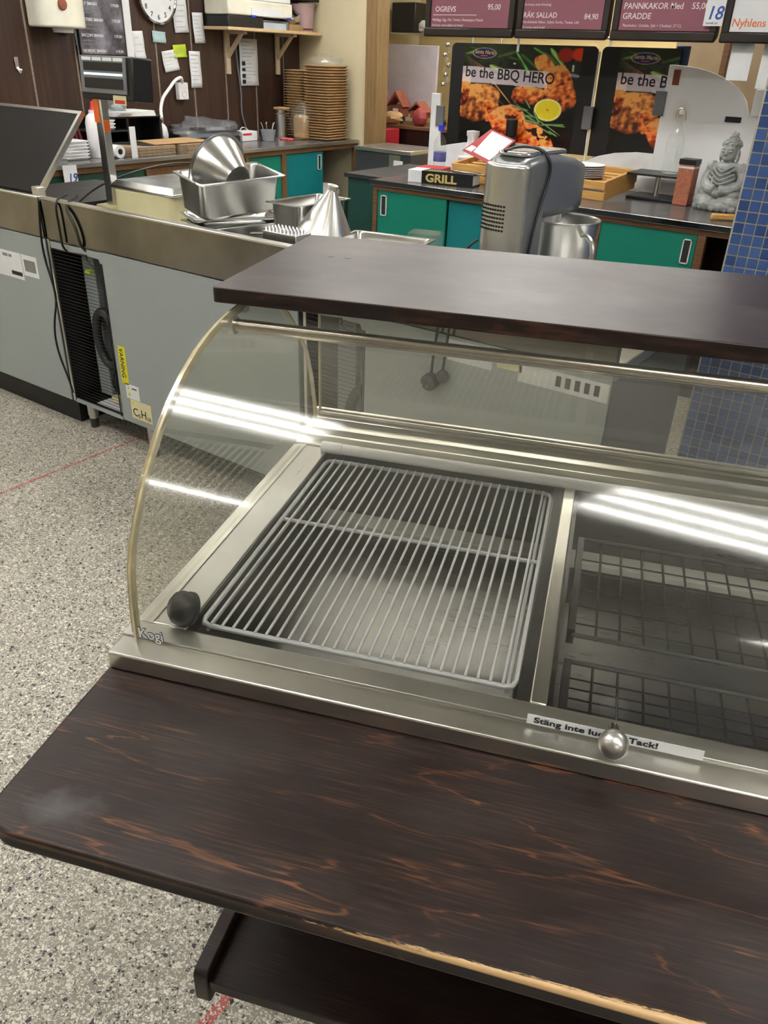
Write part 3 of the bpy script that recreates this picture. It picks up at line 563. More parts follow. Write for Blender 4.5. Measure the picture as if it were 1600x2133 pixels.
MB().frustum((-2.0, -1.83, 2.08, 2.18), (-1.99, -1.84, 2.09, 2.17), WT, 1.018).build('body', m['pan steel'], gr, bevel=.002)
sp = MB()
for i in range(9):
    for j in range(5): sp.cyl((-1.982 + .0168 * i, 2.098 + .016 * j, 1.018), (-1.982 + .0168 * i, 2.098 + .016 * j, 1.030), .005, .002, 6)
sp.build('spikes', m['chrome'], gr, kind='stuff'); MB().tube([(-2.0, 2.12, 1.0), (-2.06, 2.10, .995), (-2.065, 2.115, .995), (-2.0, 2.14, 1.0)], .004, 6).build('handle', m['pan steel'], gr)
tag(MB().at((-1.66, 2.62, WT), (0, 0, .3)).prism(rrect(-.06, .06, -.05, .05, .015), 'z', 0, .125).build('plastic_tub', m['clear plastic']), 'pale translucent plastic tub peeking out behind the cone strainer', 'tub')
# stand mixer
mx = thing('stand_mixer', 'steel stand mixer with dark grey sides standing behind the top board', 'mixer', (0, 0, 0), R(-7)); mx.location = (-1.168, 2.315, WT)
# local: +y is towards the bowl
MB().prism(rrect(-.085, .085, -.07, .33, .05, 5), 'z', 0, .035).build('base', m['fridge side'], mx, bevel=.008)
def Dpts(w, y0, y1, bul): return [(w, y1), (-w, y1), (-w, y0 + .02)] + [(-w * math.cos(R(a)), y0 + .02 - bul * math.sin(R(a))) for a in range(15, 180, 15)] + [(w, y0 + .02)]
MB().prism(Dpts(.0735, -.05, .078, .036), 'z', .035, .30).build('column', m['mixer grey'], mx, bevel=.006)
bkp = MB().prism([(x, y) for x, y in Dpts(.0745, -.052, -.015, .037)], 'z', .115, .43).build('rear_shell', m['steel'], mx, bevel=.008, seg=3)
MB().prism([(x, y) for x, y in Dpts(.0745, -.052, -.015, .037)], 'z', .04, .111).build('lower_shell', m['steel'], mx, bevel=.002)
hd = MB(); q = []
for yy, hw, z0, z1 in ((-.045, .060, .30, .425), (-.02, .0735, .27, .447), (.05, .0735, .27, .455), (.15, .0735, .27, .45), (.25, .072, .27, .437), (.31, .066, .275, .42), (.33, .052, .29, .40)):
    q.append([(x, yy, z) for x, z in rrect(-hw, hw, z0, z1, .026, 4)])
n = len(q[0]); hd.add([p for r in q for p in r], [(j * n + i, j * n + (i + 1) % n, (j + 1) * n + (i + 1) % n, (j + 1) * n + i) for j in range(len(q) - 1) for i in range(n)] + [tuple(range(n - 1, -1, -1)), tuple(range((len(q) - 1) * n, len(q) * n))])
hd.build('head', m['mixer grey'], mx)
MB().prism(rrect(-.055, .055, -.03, .22, .03, 4), 'z', .4495, .462).build('top_plate', m['pan steel'], mx, bevel=.006)
MB().cyl((.005, .215, .245), (.005, .215, .275), .045, n=20).build('planetary_hub', m['steel'], mx); MB().cyl((.01, .215, .12), (.01, .215, .25), .006, n=10).build('beater_shaft', m['pan steel'], mx)
for i in range(10):
    xs = -.064 + .0098 * i; ys = -.032 - .037 * math.sqrt(max(0, 1 - (xs / .0745) ** 2))
    for j in range(7): MB().at((xs, ys, .245 + .0115 * j), (0, 0, math.atan2(xs, .04) * .55)).box(-.003, .003, -.0022, .004, -.0026, .0026).build('vent_slot', m['black'], mx)
bwl = MB().lathe([(.0, .045), (.065, .045), (.092, .07), (.100, .13), (.112, .252), (.117, .258), (.115, .26), (.109, .253), (.097, .13), (.088, .074), (.0, .05)], (.062, .225, 0), 36).build('mixer_bowl', m['steel'], mx)
MB().tube([(.16, .18, .225), (.195, .155, .23), (.225, .14, .21), (.227, .14, .16), (.215, .145, .12), (.16, .18, .12)], .008, 8, False, 3).build('bowl_handle', m['steel'], bwl)
MB().tube([(-.02, -.03, .462), (.0, .02, .475), (.05, .06, .47), (.079, .07, .44), (.081, .075, .40), (.081, .05, .34), (.081, .02, .26), (.081, .0, .15), (.08, -.02, .05), (.09, -.05, .006)], .0045, 8, False, 3).build('cord', m['black plastic'], mx)
part_cord('cord', mx, [(-1.26, 2.30, 1.06), (-1.29, 2.28, 1.03), (-1.34, 2.27, .95), (-1.40, 2.27, .88), (-1.44, 2.28, .867)], .0045)
ORD = 'bottom,second,third,fourth,fifth,sixth,seventh,eighth,ninth,tenth,eleventh,twelfth,thirteenth,fourteenth,fifteenth,sixteenth,seventeenth,eighteenth,nineteenth,twentieth,twenty-first,twenty-second,twenty-third,twenty-fourth,twenty-fifth,twenty-sixth,twenty-seventh'.split(',')
def nth(k, n): return 'topmost' if k == n - 1 else ('lowest' if k == 0 else ORD[k] + ' from the bottom')
# ================================================================== left counter along the panelled wall
LX, CT = -4.74, .9
def sliding_door(t, x0, x1, z0, z1, mat, h=None, axis='y', y=0):
    """laminate door; h = centre of the finger pull along the door"""
    if axis == 'y': d = MB().box(x0, x1, y, y + .018, z0, z1).build('door', m[mat], t, bevel=.0015)
    else: d = MB().box(y - .018, y, x0, x1, z0, z1).build('door', m[mat], t, bevel=.0015)
    if h is not None:
        fr = [(h - .022, h - .016, -.06, .06), (h + .016, h + .022, -.06, .06), (h - .022, h + .022, .054, .06), (h - .022, h + .022, -.06, -.054)]; zc = z1 - .085; b = MB()
        for a0, a1, c0, c1 in fr: (b.box(a0, a1, y - .006, y + .001, zc + c0, zc + c1) if axis == 'y' else b.box(y - .001, y + .006, a0, a1, zc + c0, zc + c1))
        b.build('finger_pull', m['fixture white'], d)
        (MB().box(h - .016, h + .016, y - .0015, y + .001, zc - .054, zc + .054) if axis == 'y' else MB().box(y - .001, y + .0015, h - .016, h + .016, zc - .054, zc + .054)).build('pull_recess', m['dark grey'], d)
lc = thing('wall_counter', 'low counter with green sliding doors and dark worktop along the panelled wall', 'counter', (-5.08, 4.6, 0))
MB().box(XW + .02, LX + .02, 2.75, YW - .005, .872, CT).build('worktop', m['counter top'], lc, bevel=.004)
MB().box(LX + .018, LX + .024, 2.75, YW - .005, .874, .897).build('edge_trim', m['steel'], lc)
MB().box(LX - .03, LX + .005, 2.75, YW - .005, .835, .872).build('top_rail', m['cabinet wood'], lc, bevel=.002)
MB().box(XW + .02, LX - .03, 2.77, YW - .01, .08, .10).box(XW + .02, XW + .04, 2.77, YW - .01, .10, .872).box(XW + .02, LX - .02, 2.77, 2.79, .10, .872).build('carcass', m['cabinet wood'], lc)
MB().box(XW + .04, LX - .10, 2.8, YW - .02, 0, .08).build('plinth', m['black'], lc)
for y0, y1 in ((5.235, 5.285), (4.82, 4.85), (3.85, 3.88), (6.20, YW - .006)): MB().box(LX - .03, LX + .004, y0, y1, .10, .835).build('stile', m['cabinet wood'], lc, bevel=.002)
MB().box(XW + .04, LX - .03, 5.77, 5.785, .10, .872).box(XW + .04, LX - .03, 5.77, YW - .01, .10, .112).build('partition', m['cabinet wood'], lc)
sliding_door(lc, 2.80, 3.84, .10, .832, 'dark green', None, 'x', LX - .004); sliding_door(lc, 3.89, 4.81, .10, .832, 'cabinet wood', None, 'x', LX - .012)
sliding_door(lc, 4.85, 5.235, .10, .832, 'teal laminate', None, 'x', LX - .012); sliding_door(lc, 5.29, 5.765, .10, .832, 'teal blue laminate', 5.715, 'x', LX - .006)
tag(MB().box(LX - .05, LX - .03, 5.93, 6.19, .115, .40).build('loose_board', m['dark green'], bevel=.002), 'loose dark green board standing in the open end of the wall counter', 'board')
bg = tag(MB().ball((LX - .17, 5.98, .46), (.13, .16, .085), 16, 10).box(LX - .3, LX - .06, 5.80, 6.15, .113, .385).build('paper_sack', m['paper']), 'crumpled white paper sack in the open end of the wall counter', 'bag')
tk = thing('lot_ticket', 'white paper ticket with handwritten blue 19 on the wall counter edge', 'ticket', (LX + .03, 3.235, .84))
MB().box(LX + .0245, LX + .026, 3.185, 3.285, .775, .897).build('card', m['paper'], tk); text('handwriting', '19', .07, m['blue ink'], tk, (LX + .0268, 3.212, .80), FX, bold=.001, shear=.15)
# papers and fittings on the panelled wall
PXW = XW + .017
def wall_paper(label, y0, y1, z0, z1, mat='paper', lines=7, tilt=0., name='paper_note', group=None, ink=True):
    t = thing(name, label, 'paper', (PXW, (y0 + y1) / 2, (z0 + z1) / 2), 0, group); t.rotation_euler = (tilt, 0, 0)
    h = (z1 - z0); zc = (z0 + z1) / 2
    o = MB().grid(lambda u, v: (PXW + .004 + .008 * math.sin(v * 4 + y0 * 9) ** 2 * (1 - v), y0 + (y1 - y0) * u, z0 + h * v), 4, 9).build('sheet', m[mat], t); o.modifiers.new('thickness', 'SOLIDIFY').thickness = .0006
    if ink:
        b = MB(); rnd = random.Random(int(y0 * 1000))
        for k in range(lines):
            z = z1 - h * (k + 1) / (lines + 1.); v = (z - z0) / h; px = PXW + .0052 + .008 * math.sin(v * 4 + y0 * 9) ** 2 * (1 - v)
            b.box(px, px + .0004, y0 + .12 * (y1 - y0), y0 + (y1 - y0) * rnd.uniform(.5, .9), z, z + min(.005, h * .02))
        b.build('writing', m['pencil'], t, kind='stuff')
    return t
wall_paper('long white receipt behind the wall clock, at its right', 4.79, 4.93, 1.66, 1.94, tilt=R(3)); wall_paper('white paper strip pinned left of the shelf, level with its board', 4.985, 5.095, 1.595, 1.80, tilt=R(2))
wall_paper('small pale blue note pinned below the wall clock', 4.575, 4.70, 1.585, 1.66, 'blue paper', 3, R(-3)); wall_paper('white folded note overlapping the yellow-green sticky note', 4.655, 4.80, 1.40, 1.54, tilt=R(8), lines=5)
wall_paper('yellow-green sticky note on the dark panelled wall', 4.765, 4.895, 1.495, 1.58, 'note yellow', 3, R(4)); wall_paper('long white note pinned right of the power socket', 4.92, 5.035, 1.285, 1.54, lines=8)
wall_paper('torn white note right of the dark price board', 4.39, 4.49, 1.48, 1.655, lines=3, tilt=R(3))
p = wall_paper('printed white sheet hanging under the shelf between its brackets', 5.475, 5.69, 1.30, 1.645, lines=12)
for z, h in ((1.315, .03), (1.36, .028), (1.41, .02), (1.45, .03)): MB().box(PXW + .0125, PXW + .0135, 5.49, 5.53, z, z + h).build('printed_block', m['ink'], p)
wall_paper('pale blue card between the towel dispenser and the dark price board', 3.90, 3.99, 1.55, 1.65, 'blue paper', 2, ink=False)
bd = thing('price_board', 'dark chalkboard-style price board on white backing above the scale', 'sign', (XW + .06, 4.13, 1.7))
MB().box(PXW, PXW + .006, 3.912, 4.39, 1.33, 2.15).build('backing_sheet', m['paper'], bd); bf = MB().box(PXW + .01, PXW + .03, 3.914, 4.31, 1.485, 2.2).build('frame', m['menu frame'], bd, bevel=.003)
def chalk():
    t = NT('chalkboard'); n = t.noise(t.co((1, 1, 1), (.5, .3, .2)), 7, 6, .65); t.set(col=t.ramp(n, [(.40, (.035, .031, .04)), (.70, (.24, .225, .27))]), rough=.5); return t.m
MB().box(PXW + .03, PXW + .032, 3.92, 4.295, 1.50, 2.19).build('board_face', chalk(), bf)
for k, (a, b_) in enumerate((('HOLY SMASH', '119,00'), ('MASTERS SMASH', '129,00'), ('BACON SMASH', '129,00'), ('NORDIC SMASH', '119,00'))):
    z = 1.79 - .093 * k; text('lettering', a, .026, m['paper'], bf, (PXW + .0328, 3.935, z), FX, bold=.0004); text('lettering', b_, .026, m['paper'], bf, (PXW + .0328, 4.275, z), FX, 'RIGHT')
    for q in (1, 2): MB().box(PXW + .0322, PXW + .0328, 3.935, 4.12 - .03 * q, z - .022 * q - .004, z - .022 * q + .002).build('printed_line', m['grey plastic'], bf)
ck = thing('wall_clock', 'round white wall clock with black numerals and chrome rim on the dark panelling', 'clock', (XW + .02, 4.64, 1.875)); cy, cz = 4.64, 1.878
rot = (0, R(90), 0)
MB().at((PXW, cy, cz), rot).lathe([(.165, .0), (.178, .012), (.176, .03), (.165, .034), (.160, .028), (.160, .0)], n=48).build('rim', m['chrome'], ck); fc = MB().at((PXW, cy, cz), rot).lathe([(.162, .002), (.162, .02), (0, .02)], n=48).build('face', m['paper'], ck)
for k in range(1, 13): a = R(90 - 30 * k); text('numeral', str(k), .046, m['ink'], fc, (PXW + .0205, cy + .128 * math.cos(a), cz + .128 * math.sin(a) - .016), FX, 'CENTER', bold=.0006)
for a, L, wd_ in ((R(62), .085, .006), (R(118), .12, .004)): MB().at((PXW + .024, cy, cz), (a - R(90), 0, 0)).box(0, .002, -wd_, wd_, -.015, L).build('hand', m['ink'], fc)
dp = thing('towel_dispenser', 'white rounded paper dispenser with an amber window high on the panelled wall', 'dispenser', (XW + .02, 3.73, 1.62))
dd = [(PXW, 3.56), (PXW, 3.905), (PXW + .10, 3.905)] + [(PXW + .10 + .13 * math.cos(R(a)), 3.732 + .173 * math.sin(R(a))) for a in range(75, -90, -15)] + [(PXW + .10, 3.56)]
MB().prism(dd, 'z', 1.645, 2.1).build('housing', m['dispenser white'], dp, bevel=.012, seg=3); MB().lathe([(.07, .028), (.062, 0), (0, -.004)], (PXW + .12, 3.735, 1.618), 24).build('nozzle', m['fixture white'], dp)
MB().lathe([(.05, 0), (.035, -.012), (.012, -.02), (0, -.02)], (PXW + .12, 3.735, 1.618), 20).build('paper_teeth', m['dark grey'], dp)
MB().at((PXW + .225, 3.68, 1.775), rot).lathe([(0, 0), (.035, .002), (.03, .008), (0, .01)], n=18).build('amber_window', m['clay brown'], dp)
hk = thing('wall_hook', 'small white metal hook on the dark panelled wall by the dispenser', 'hook', (PXW, 3.43, 1.4)); MB().box(PXW, PXW + .006, 3.418, 3.444, 1.40, 1.47).build('plate', m['rail steel'], hk, bevel=.002); MB().tube([(PXW + .004, 3.431, 1.41), (PXW + .03, 3.431, 1.385), (PXW + .04, 3.431, 1.40)], .008, 8).build('prong', m['white paint'], hk)
so = thing('power_socket', 'white double wall socket with a cable plugged in at its top', 'socket', (PXW, 4.805, 1.26)); MB().box(PXW, PXW + .04, 4.755, 4.855, 1.205, 1.325).build('box', m['white plastic'], so, bevel=.006)
MB().at((PXW + .0395, 4.81, 1.245), rot).lathe([(.026, 0), (.024, .003), (.018, .003), (.016, -.002), (0, -.002)], n=20).build('outlet', m['fixture white'], so)
MB().tube([(PXW + .03, 4.80, 1.32), (PXW + .06, 4.78, 1.365), (PXW + .07, 4.70, 1.345), (PXW + .08, 4.62, 1.28), (PXW + .12, 4.52, 1.23), (PXW + .2, 4.42, 1.16), (PXW + .25, 4.38, 1.10)], .012, 8, False, 3).build('cable', m['white plastic'], so)
# shelf with brackets and what stands on it
sh = thing('wall_shelf', 'wooden wall shelf on two pale brackets at the panelled wall corner', 'shelf', (XW + .15, 5.7, 1.7))
SZ = 1.715
MB().box(PXW, PXW + .27, 5.10, 6.23, SZ - .022, SZ).build('shelf_board', m['pale wood'], sh, bevel=.002)
for y in (5.335, 5.935):
    b = MB().box(PXW, PXW + .02, y - .022, y + .022, 1.385, SZ - .0225).build('bracket', m['bracket wood'], sh, bevel=.002); MB().box(PXW + .02, PXW + .22, y - .022, y + .022, SZ - .045, SZ - .0225).build('bracket_arm', m['bracket wood'], b, bevel=.002)
    MB().prism([(PXW + .02, 1.50), (PXW + .02, 1.535), (PXW + .16, SZ - .045), (PXW + .185, SZ - .045)], 'y', y - .016, y + .016).build('brace', m['bracket wood'], b)
pr = thing('printer', 'white office printer standing on a dark tray on the wall shelf', 'printer', (XW + .15, 5.5, 1.78)); MB().box(PXW + .005, PXW + .27, 5.11, 5.85, 1.795, 1.90).build('body', m['dispenser white'], pr, bevel=.012); MB().box(PXW + .27, PXW + .275, 5.36, 5.72, 1.80, 1.85).build('paper_slot', m['paper'], pr)
MB().box(PXW + .0, PXW + .26, 5.12, 5.84, 1.90, 1.95).build('lid', m['white plastic'], pr, bevel=.01)
for y in (5.36, 5.78): MB().box(PXW + .262, PXW + .277, y, y + .045, 1.788, 1.802).build('blue_clip', m['blue cap'], pr)
part_cord('cord', sh, [(PXW + .01, 5.43, 1.58), (PXW + .01, 5.44, 1.45), (PXW + .012, 5.47, 1.25), (PXW + .012, 5.455, 1.1), (PXW + .02, 5.50, .97), (PXW + .04, 5.53, .91)], .006, 3, 'grey plastic')
bi = thing('ring_binder', 'black ring binder lying under the printer on the wall shelf', 'binder', (XW + .15, 5.4, SZ)); MB().box(PXW + .01, PXW + .265, 5.11, 5.50, SZ + .0005, 1.793).build('cover', m['black plastic'], bi, bevel=.005); MB().cyl((PXW + .266, 5.36, 1.755), (PXW + .268, 5.36, 1.755), .012, n=14).build('finger_hole', m['black'], bi)
ps = thing('paper_stack', 'grey-edged stack of paper in clear sleeves beside the ring binder', 'papers', (XW + .15, 5.65, SZ)); MB().box(PXW + .02, PXW + .26, 5.51, 5.80, SZ + .0005, 1.775).build('sheets', m['plastic film'], ps, bevel=.003); MB().box(PXW + .03, PXW + .25, 5.52, 5.79, SZ + .001, 1.76).build('paper', m['paper'], ps)
cb = thing('carton', 'small brown cardboard carton on the right end of the wall shelf', 'box', (XW + .15, 5.9, SZ)); MB().box(PXW + .12, PXW + .26, 5.82, 5.99, SZ + .0005, 1.76).build('box', m['kraft'], cb, bevel=.002); MB().box(PXW + .12, PXW + .2, 5.82, 5.99, 1.76, 1.764).build('flap', m['kraft light'], cb)
tag(MB().at((PXW + .17, 5.935, 1.81), (R(20), R(25), 0)).prism(rrect(-.05, .05, -.08, .08, .02), 'z', -.028, .028).build('foil_tray', m['chrome'], bevel=.006), 'crumpled shiny foil tray resting on the small brown carton', 'tray')
bk2 = thing('plastic_bucket', 'pinkish plastic bucket at the right end of the wall shelf', 'bucket', (XW + .16, 6.1, SZ)); MB().lathe([(.085, .0005), (.10, .19), (.104, .19), (.104, .2), (.098, .2)], (PXW + .16, 6.105, SZ), 24).build('body', M('pink plastic', 'A58A8A', .5), bk2); MB().lathe([(.086, .012), (.09, .018), (.087, .026)], (PXW + .16, 6.105, SZ), 24).build('bottom_ring', m['maroon'], bk2)
tag(MB().box(PXW + .02, PXW + .25, 6.0, 6.22, 1.935, 1.96).build('dark_tray', m['black plastic'], bevel=.004), 'black tray lying on top of the pinkish bucket', 'tray')
# takeaway boxes in two tall stacks
def box_stack(x, y, hx, hy, n, dz, rz, group, label, mat):
    first = None
    for k in range(n):
        if first is None:
            t = thing('takeaway_box', label + ', ' + nth(k, n), 'box', (0, 0, 0), 0, group); t.location = (x, y, CT + .0005); t.rotation_euler = (0, 0, rz); ORG[t] = Vector((0, 0, 0))
            MB().frustum((-hx * .86, hx * .86, -hy * .86, hy * .86), (-hx, hx, -hy, hy), 0, dz * .62).build('tray', m[mat], t, bevel=.012, seg=1); MB().box(-hx - .003, hx + .003, -hy - .003, hy + .003, dz * .62, dz * .93).build('rim', m['kraft light'], t, bevel=.008, seg=1); first = t
        else: copy_tree(first, (x + random.uniform(-.004, .004), y + random.uniform(-.004, .004), CT + .0005 + dz * k), rz + random.uniform(-.02, .02), label + ', ' + nth(k, n))
box_stack(-4.90, 6.00, .125, .155, 27, .0212, R(6), 'front stack of takeaway boxes', 'kraft takeaway box in the tall stack against the cream wall', 'kraft')
box_stack(-5.20, 6.03, .10, .12, 25, .0212, R(-3), 'rear stack of takeaway boxes', 'kraft takeaway box in the narrower stack in the corner', 'kraft')
def blob(seed, c, r, n=18, k=10, amp=.25, flat=.0):
    rnd = random.Random(seed); ph = [rnd.uniform(0, 6.28) for _ in range(8)]; mb = MB().ball(c, r, n, k)
    for i, (x, y, z) in enumerate(mb.v):
        d = [(x - c[0]) / r[0], (y - c[1]) / r[1], (z - c[2]) / r[2]]; f = 1 + amp * (math.sin(4 * d[0] + ph[0]) * math.sin(5 * d[1] + ph[1]) + .6 * math.sin(9 * d[2] + 4 * d[0] + ph[2]) + .4 * math.sin(13 * d[1] + 7 * d[2] + ph[3])) * .5
        p = [c[q] + d[q] * r[q] * f for q in range(3)]
        if flat: p[2] = max(p[2], flat)
        mb.v[i] = tuple(p)
    return mb
tag(blob(3, (-4.90, 6.0, 1.51), (.13, .16, .045), flat=1.4735).build('plastic_bag', m['clear plastic']), 'crumpled clear plastic bag lying on the taller stack of takeaway boxes', 'bag')
bb = thing('bread_bag', 'clear bag of pale bread slices beside the takeaway box stacks', 'bread', (-5.06, 5.83, CT)); MB().box(-5.10, -4.97, 5.78, 5.90, CT + .001, 1.09).build('bread', m['kraft light'], bb, bevel=.02); blob(5, (-5.04, 5.84, 1.045), (.10, .10, .14), amp=.2, flat=.902).build('bag', m['clear plastic'], bb)
cn2 = thing('steel_canister', 'narrow steel canister left of the bread bag', 'canister', (-5.2, 5.79, CT)); MB().lathe([(.05, .001), (.05, .19), (.04, .2), (.04, .225), (0, .225)], (-5.21, 5.755, CT), 20).build('body', m['steel'], cn2); MB().cbox((-5.20, 5.755, 1.135), (.11, .09, .02)).build('lid', m['kraft light'], cn2, bevel=.006)
sc2 = thing('scissors', 'red-handled scissors lying flat on the wall counter', 'scissors', (-5.05, 5.75, CT))
MB().tube([(-5.10, 5.70, .907), (-5.13, 5.66, .907), (-5.11, 5.63, .907), (-5.07, 5.65, .907), (-5.07, 5.69, .907)], .009, 8, True, 2).build('handle', M('salmon plastic', 'C8585A', .45), sc2); MB().tube([(-5.05, 5.70, .907), (-5.05, 5.64, .907), (-5.02, 5.63, .907), (-5.0, 5.68, .907)], .009, 8, True, 2).build('handle', MATS['salmon plastic'], sc2); MB().at((-5.01, 5.78, .906), (0, 0, R(-25))).box(-.012, .012, -.09, .13, -.002, .002).build('blade', m['steel'], sc2)
cp = thing('utensil_cup', 'small grey cup of metal utensils on the wall counter', 'cup', (-5.1, 5.47, CT)); o = MB().lathe([(.0, .001), (.048, .001), (.066, .085), (.063, .085), (.046, .006), (0, .006)], (-5.10, 5.47, CT), 22).build('cup', M('grey cup', '8F9398', .5), cp)
for k in range(5): a = k * 1.3; MB().tube([(-5.10 + .02 * math.cos(a), 5.47 + .02 * math.sin(a), CT + .01), (-5.10 + .05 * math.cos(a), 5.47 + .05 * math.sin(a), CT + .12), (-5.10 + .055 * math.cos(a), 5.47 + .065 * math.sin(a), CT + .14)], .004, 6).build('utensil', m['steel'], cp)
wb = thing('white_carton', 'white carton with red print and lid loops near the utensil cup', 'box', (-5.22, 5.32, CT)); MB().box(-5.28, -5.16, 5.22, 5.40, CT + .001, .975).build('box', m['white plastic'], wb, bevel=.003); MB().box(-5.159, -5.158, 5.23, 5.33, .945, .96).build('red_print', m['bright red'], wb); MB().tube([(-5.22, 5.25, .976), (-5.22, 5.29, 1.01), (-5.22, 5.36, .976)], .003, 6, False, 2).build('loop', m['white plastic'], wb)
# wrapped roll of plastic, black rack, napkins, small stuff at the near end
wr = thing('film_wrapped_trays', 'long stack of trays wrapped in shiny clear film against the panelled wall', 'trays', (-5.2, 5.0, CT)); MB().box(-5.38, -5.12, 4.62, 5.16, CT + .001, .985).build('trays', m['dark grey'], wr, bevel=.01); blob(9, (-5.24, 4.88, .985), (.19, .33, .095), 28, 14, .35, .902).build('film', m['plastic film'], wr)
def card_stack(label, y0, y1, x0, x1, n, group):
    first = None
    for k in range(n):
        if first is None:
            first = thing('box_blank', label + ', ' + nth(k, n), 'box', ((x0 + x1) / 2, (y0 + y1) / 2, CT + .0005), 0, group)
            w = (y1 - y0) / 2; c = (y0 + y1) / 2
            MB().prism([(x1, y0 + .04), (x1 + .012, c), (x1, y1 - .04), (x1 - .06, y1), (x0 + .06, y1 - .02), (x0, c), (x0 + .06, y0 + .02), (x1 - .06, y0)], 'z', CT + .0005, CT + .0062).build('blank', m['kraft edge'] if k < n - 1 else m['kraft'], first)
        else: copy_tree(first, first.location + Vector((random.uniform(-.004, .004), random.uniform(-.004, .004), .0063 * k)), None, label + ', ' + nth(k, n))
card_stack('flat brown box blank in the left pile', 3.80, 4.22, -5.18, -4.80, 9, 'left pile of box blanks'); card_stack('flat brown box blank in the right pile', 4.23, 4.62, -5.16, -4.78, 9, 'right pile of box blanks')
tag(MB().prism([(-5.14, 3.84), (-4.84, 3.98), (-4.87, 4.16), (-5.10, 4.20)], 'z', CT + .058, CT + .062).build('black_card', m['dark grey']), 'black card lying on the left pile of box blanks', 'card')
tag(MB().prism([(-5.12, 4.10), (-4.83, 4.02), (-4.82, 4.56), (-5.13, 4.58)], 'z', CT + .0625, CT + .066).build('brown_card', m['kraft light']), 'loose light brown blank lying across both piles of box blanks', 'card')
rk = thing('black_stand', 'black two-level stand holding white napkins by the panelled wall', 'stand', (-5.26, 4.12, CT))
MB().box(-5.40, -5.16, 3.86, 4.39, 1.108, 1.12).build('top_board', m['black plastic'], rk, bevel=.002); MB().box(-5.40, -5.10, 3.72, 4.08, 1.028, 1.038).build('side_board', m['black plastic'], rk, bevel=.002); MB().box(-5.40, -5.38, 3.74, 4.39, CT + .001, 1.108).build('back', m['black'], rk)
for y in (3.74, 4.07, 4.37): MB().box(-5.38, -5.17, y, y + .02, CT + .001, 1.108 if y > 4 else 1.028).build('upright', m['black plastic'], rk)
for k in range(4): tag(MB().at((-5.26, 4.14, 1.1205 + .008 * k), (0, 0, R(4 * k - 6))).prism(rrect(-.12, .12, -.17, .19, .03), 'z', 0, .0072).build('napkin', m['paper']), 'folded white napkin on the black stand, ' + nth(k, 4), 'napkin', 'napkins on the black stand')
jr = thing('clear_tub', 'clear plastic tub with blue and green contents on the white napkins', 'tub', (-5.24, 4.06, 1.153)); MB().lathe([(.0, .001), (.06, .001), (.075, .10), (.072, .10), (.058, .005), (0, .005)], (-5.24, 4.06, 1.153), 20).build('tub', m['clear plastic'], jr); MB().ball((-5.24, 4.06, 1.178), (.045, .045, .018)).build('sachet', m['blue paper'], jr); MB().ball((-5.22, 4.085, 1.185), (.025, .03, .016)).build('sachet', m['teal laminate'], jr)
for k in range(3): tag(MB().at((-5.21, 3.88, 1.0385 + .022 * k), (0, 0, R(5 * k))).frustum((-.06, .06, -.06, .06), (-.075, .075, -.075, .075), 0, .021).build('clamshell', m['white plastic'], bevel=.006), 'white foam clamshell on the side board of the black stand, ' + nth(k, 3), 'box', 'foam clamshells on the black stand')
for k in range(6): tag(MB().at((-4.94, 3.42, CT + .0005 + .019 * k), (0, 0, R(-4 + 3 * (k % 3)))).frustum((-.07, .07, -.075, .075), (-.085, .085, -.09, .09), 0, .018).build('clamshell', m['white plastic'], bevel=.005), 'white foam clamshell in the pile by the squeeze bottle, ' + nth(k, 6), 'box', 'foam clamshells by the squeeze bottle')
tag(MB().at((-4.90, 3.17, CT + .0005)).prism(rrect(-.12, .12, -.12, .12, .03), 'z', 0, .035).build('tray_pile', m['clear plastic'], bevel=.006), 'low clear plastic tray at the near end of the wall counter', 'tray')
sq = thing('squeeze_bottle', 'tall white squeeze bottle with a red tip behind the scale pole', 'bottle', (-4.93, 3.62, CT)); MB().lathe([(.0, .001), (.055, .001), (.058, .01), (.058, .21), (.05, .245), (.028, .265), (.028, .285), (0, .285)], (-4.93, 3.62, CT), 24).build('body', m['white plastic'], sq); MB().lathe([(0, .004), (.053, .004), (.053, .17), (0, .17)], (-4.93, 3.62, CT), 20).build('liquid', m['white plastic'], sq); MB().lathe([(.024, .285), (.014, .30), (.008, .335), (0, .338)], (-4.93, 3.62, CT), 14).build('nozzle', m['bright red'], sq)
rl = thing('label_roll', 'white roll with a dark core lying by the squeeze bottle', 'roll', (-4.83, 3.60, CT)); MB().cyl((-4.93, 3.70, CT + .041), (-4.80, 3.70, CT + .041), .04, n=24).build('roll', m['paper'], rl); MB().cyl((-4.801, 3.70, CT + .041), (-4.798, 3.70, CT + .041), .018, n=16).build('core', m['black'], rl)
for k in range(5): tag(MB().at((-5.24 - .004 * k, 3.52 + .034 * k, CT + .001), (R(14), 0, 0)).box(-.13, .13, 0, .022, .006, .24).build('folder', m['maroon'], bevel=.003), 'dark red leaning folder, ' + ['leftmost', 'second from the left', 'middle', 'second from the right', 'rightmost'][k] + ' of the row by the squeeze bottle', 'folder', 'dark red leaning folders')
tag(MB().at((-4.775, 3.80, CT + .0005), (0, 0, R(6))).box(-.006, 0, -.025, .025, 0, .19).build('paper_card', m['paper']), 'upright white card on the counter edge right of the scale pole', 'card')
tag(blob(4, (-5.0, 4.0, .962), (.09, .12, .06), amp=.4, flat=.9665).build('foil_bundle', m['plastic film']), 'silvery foil bundle lying behind the left pile of box blanks', 'foil') if False else None
tag(blob(11, (-5.29, 4.462, .98), (.075, .062, .08), amp=.10, flat=.902).build('plastic_bundle', m['white plastic']), 'round white plastic-wrapped bundle right of the black stand', 'bundle')

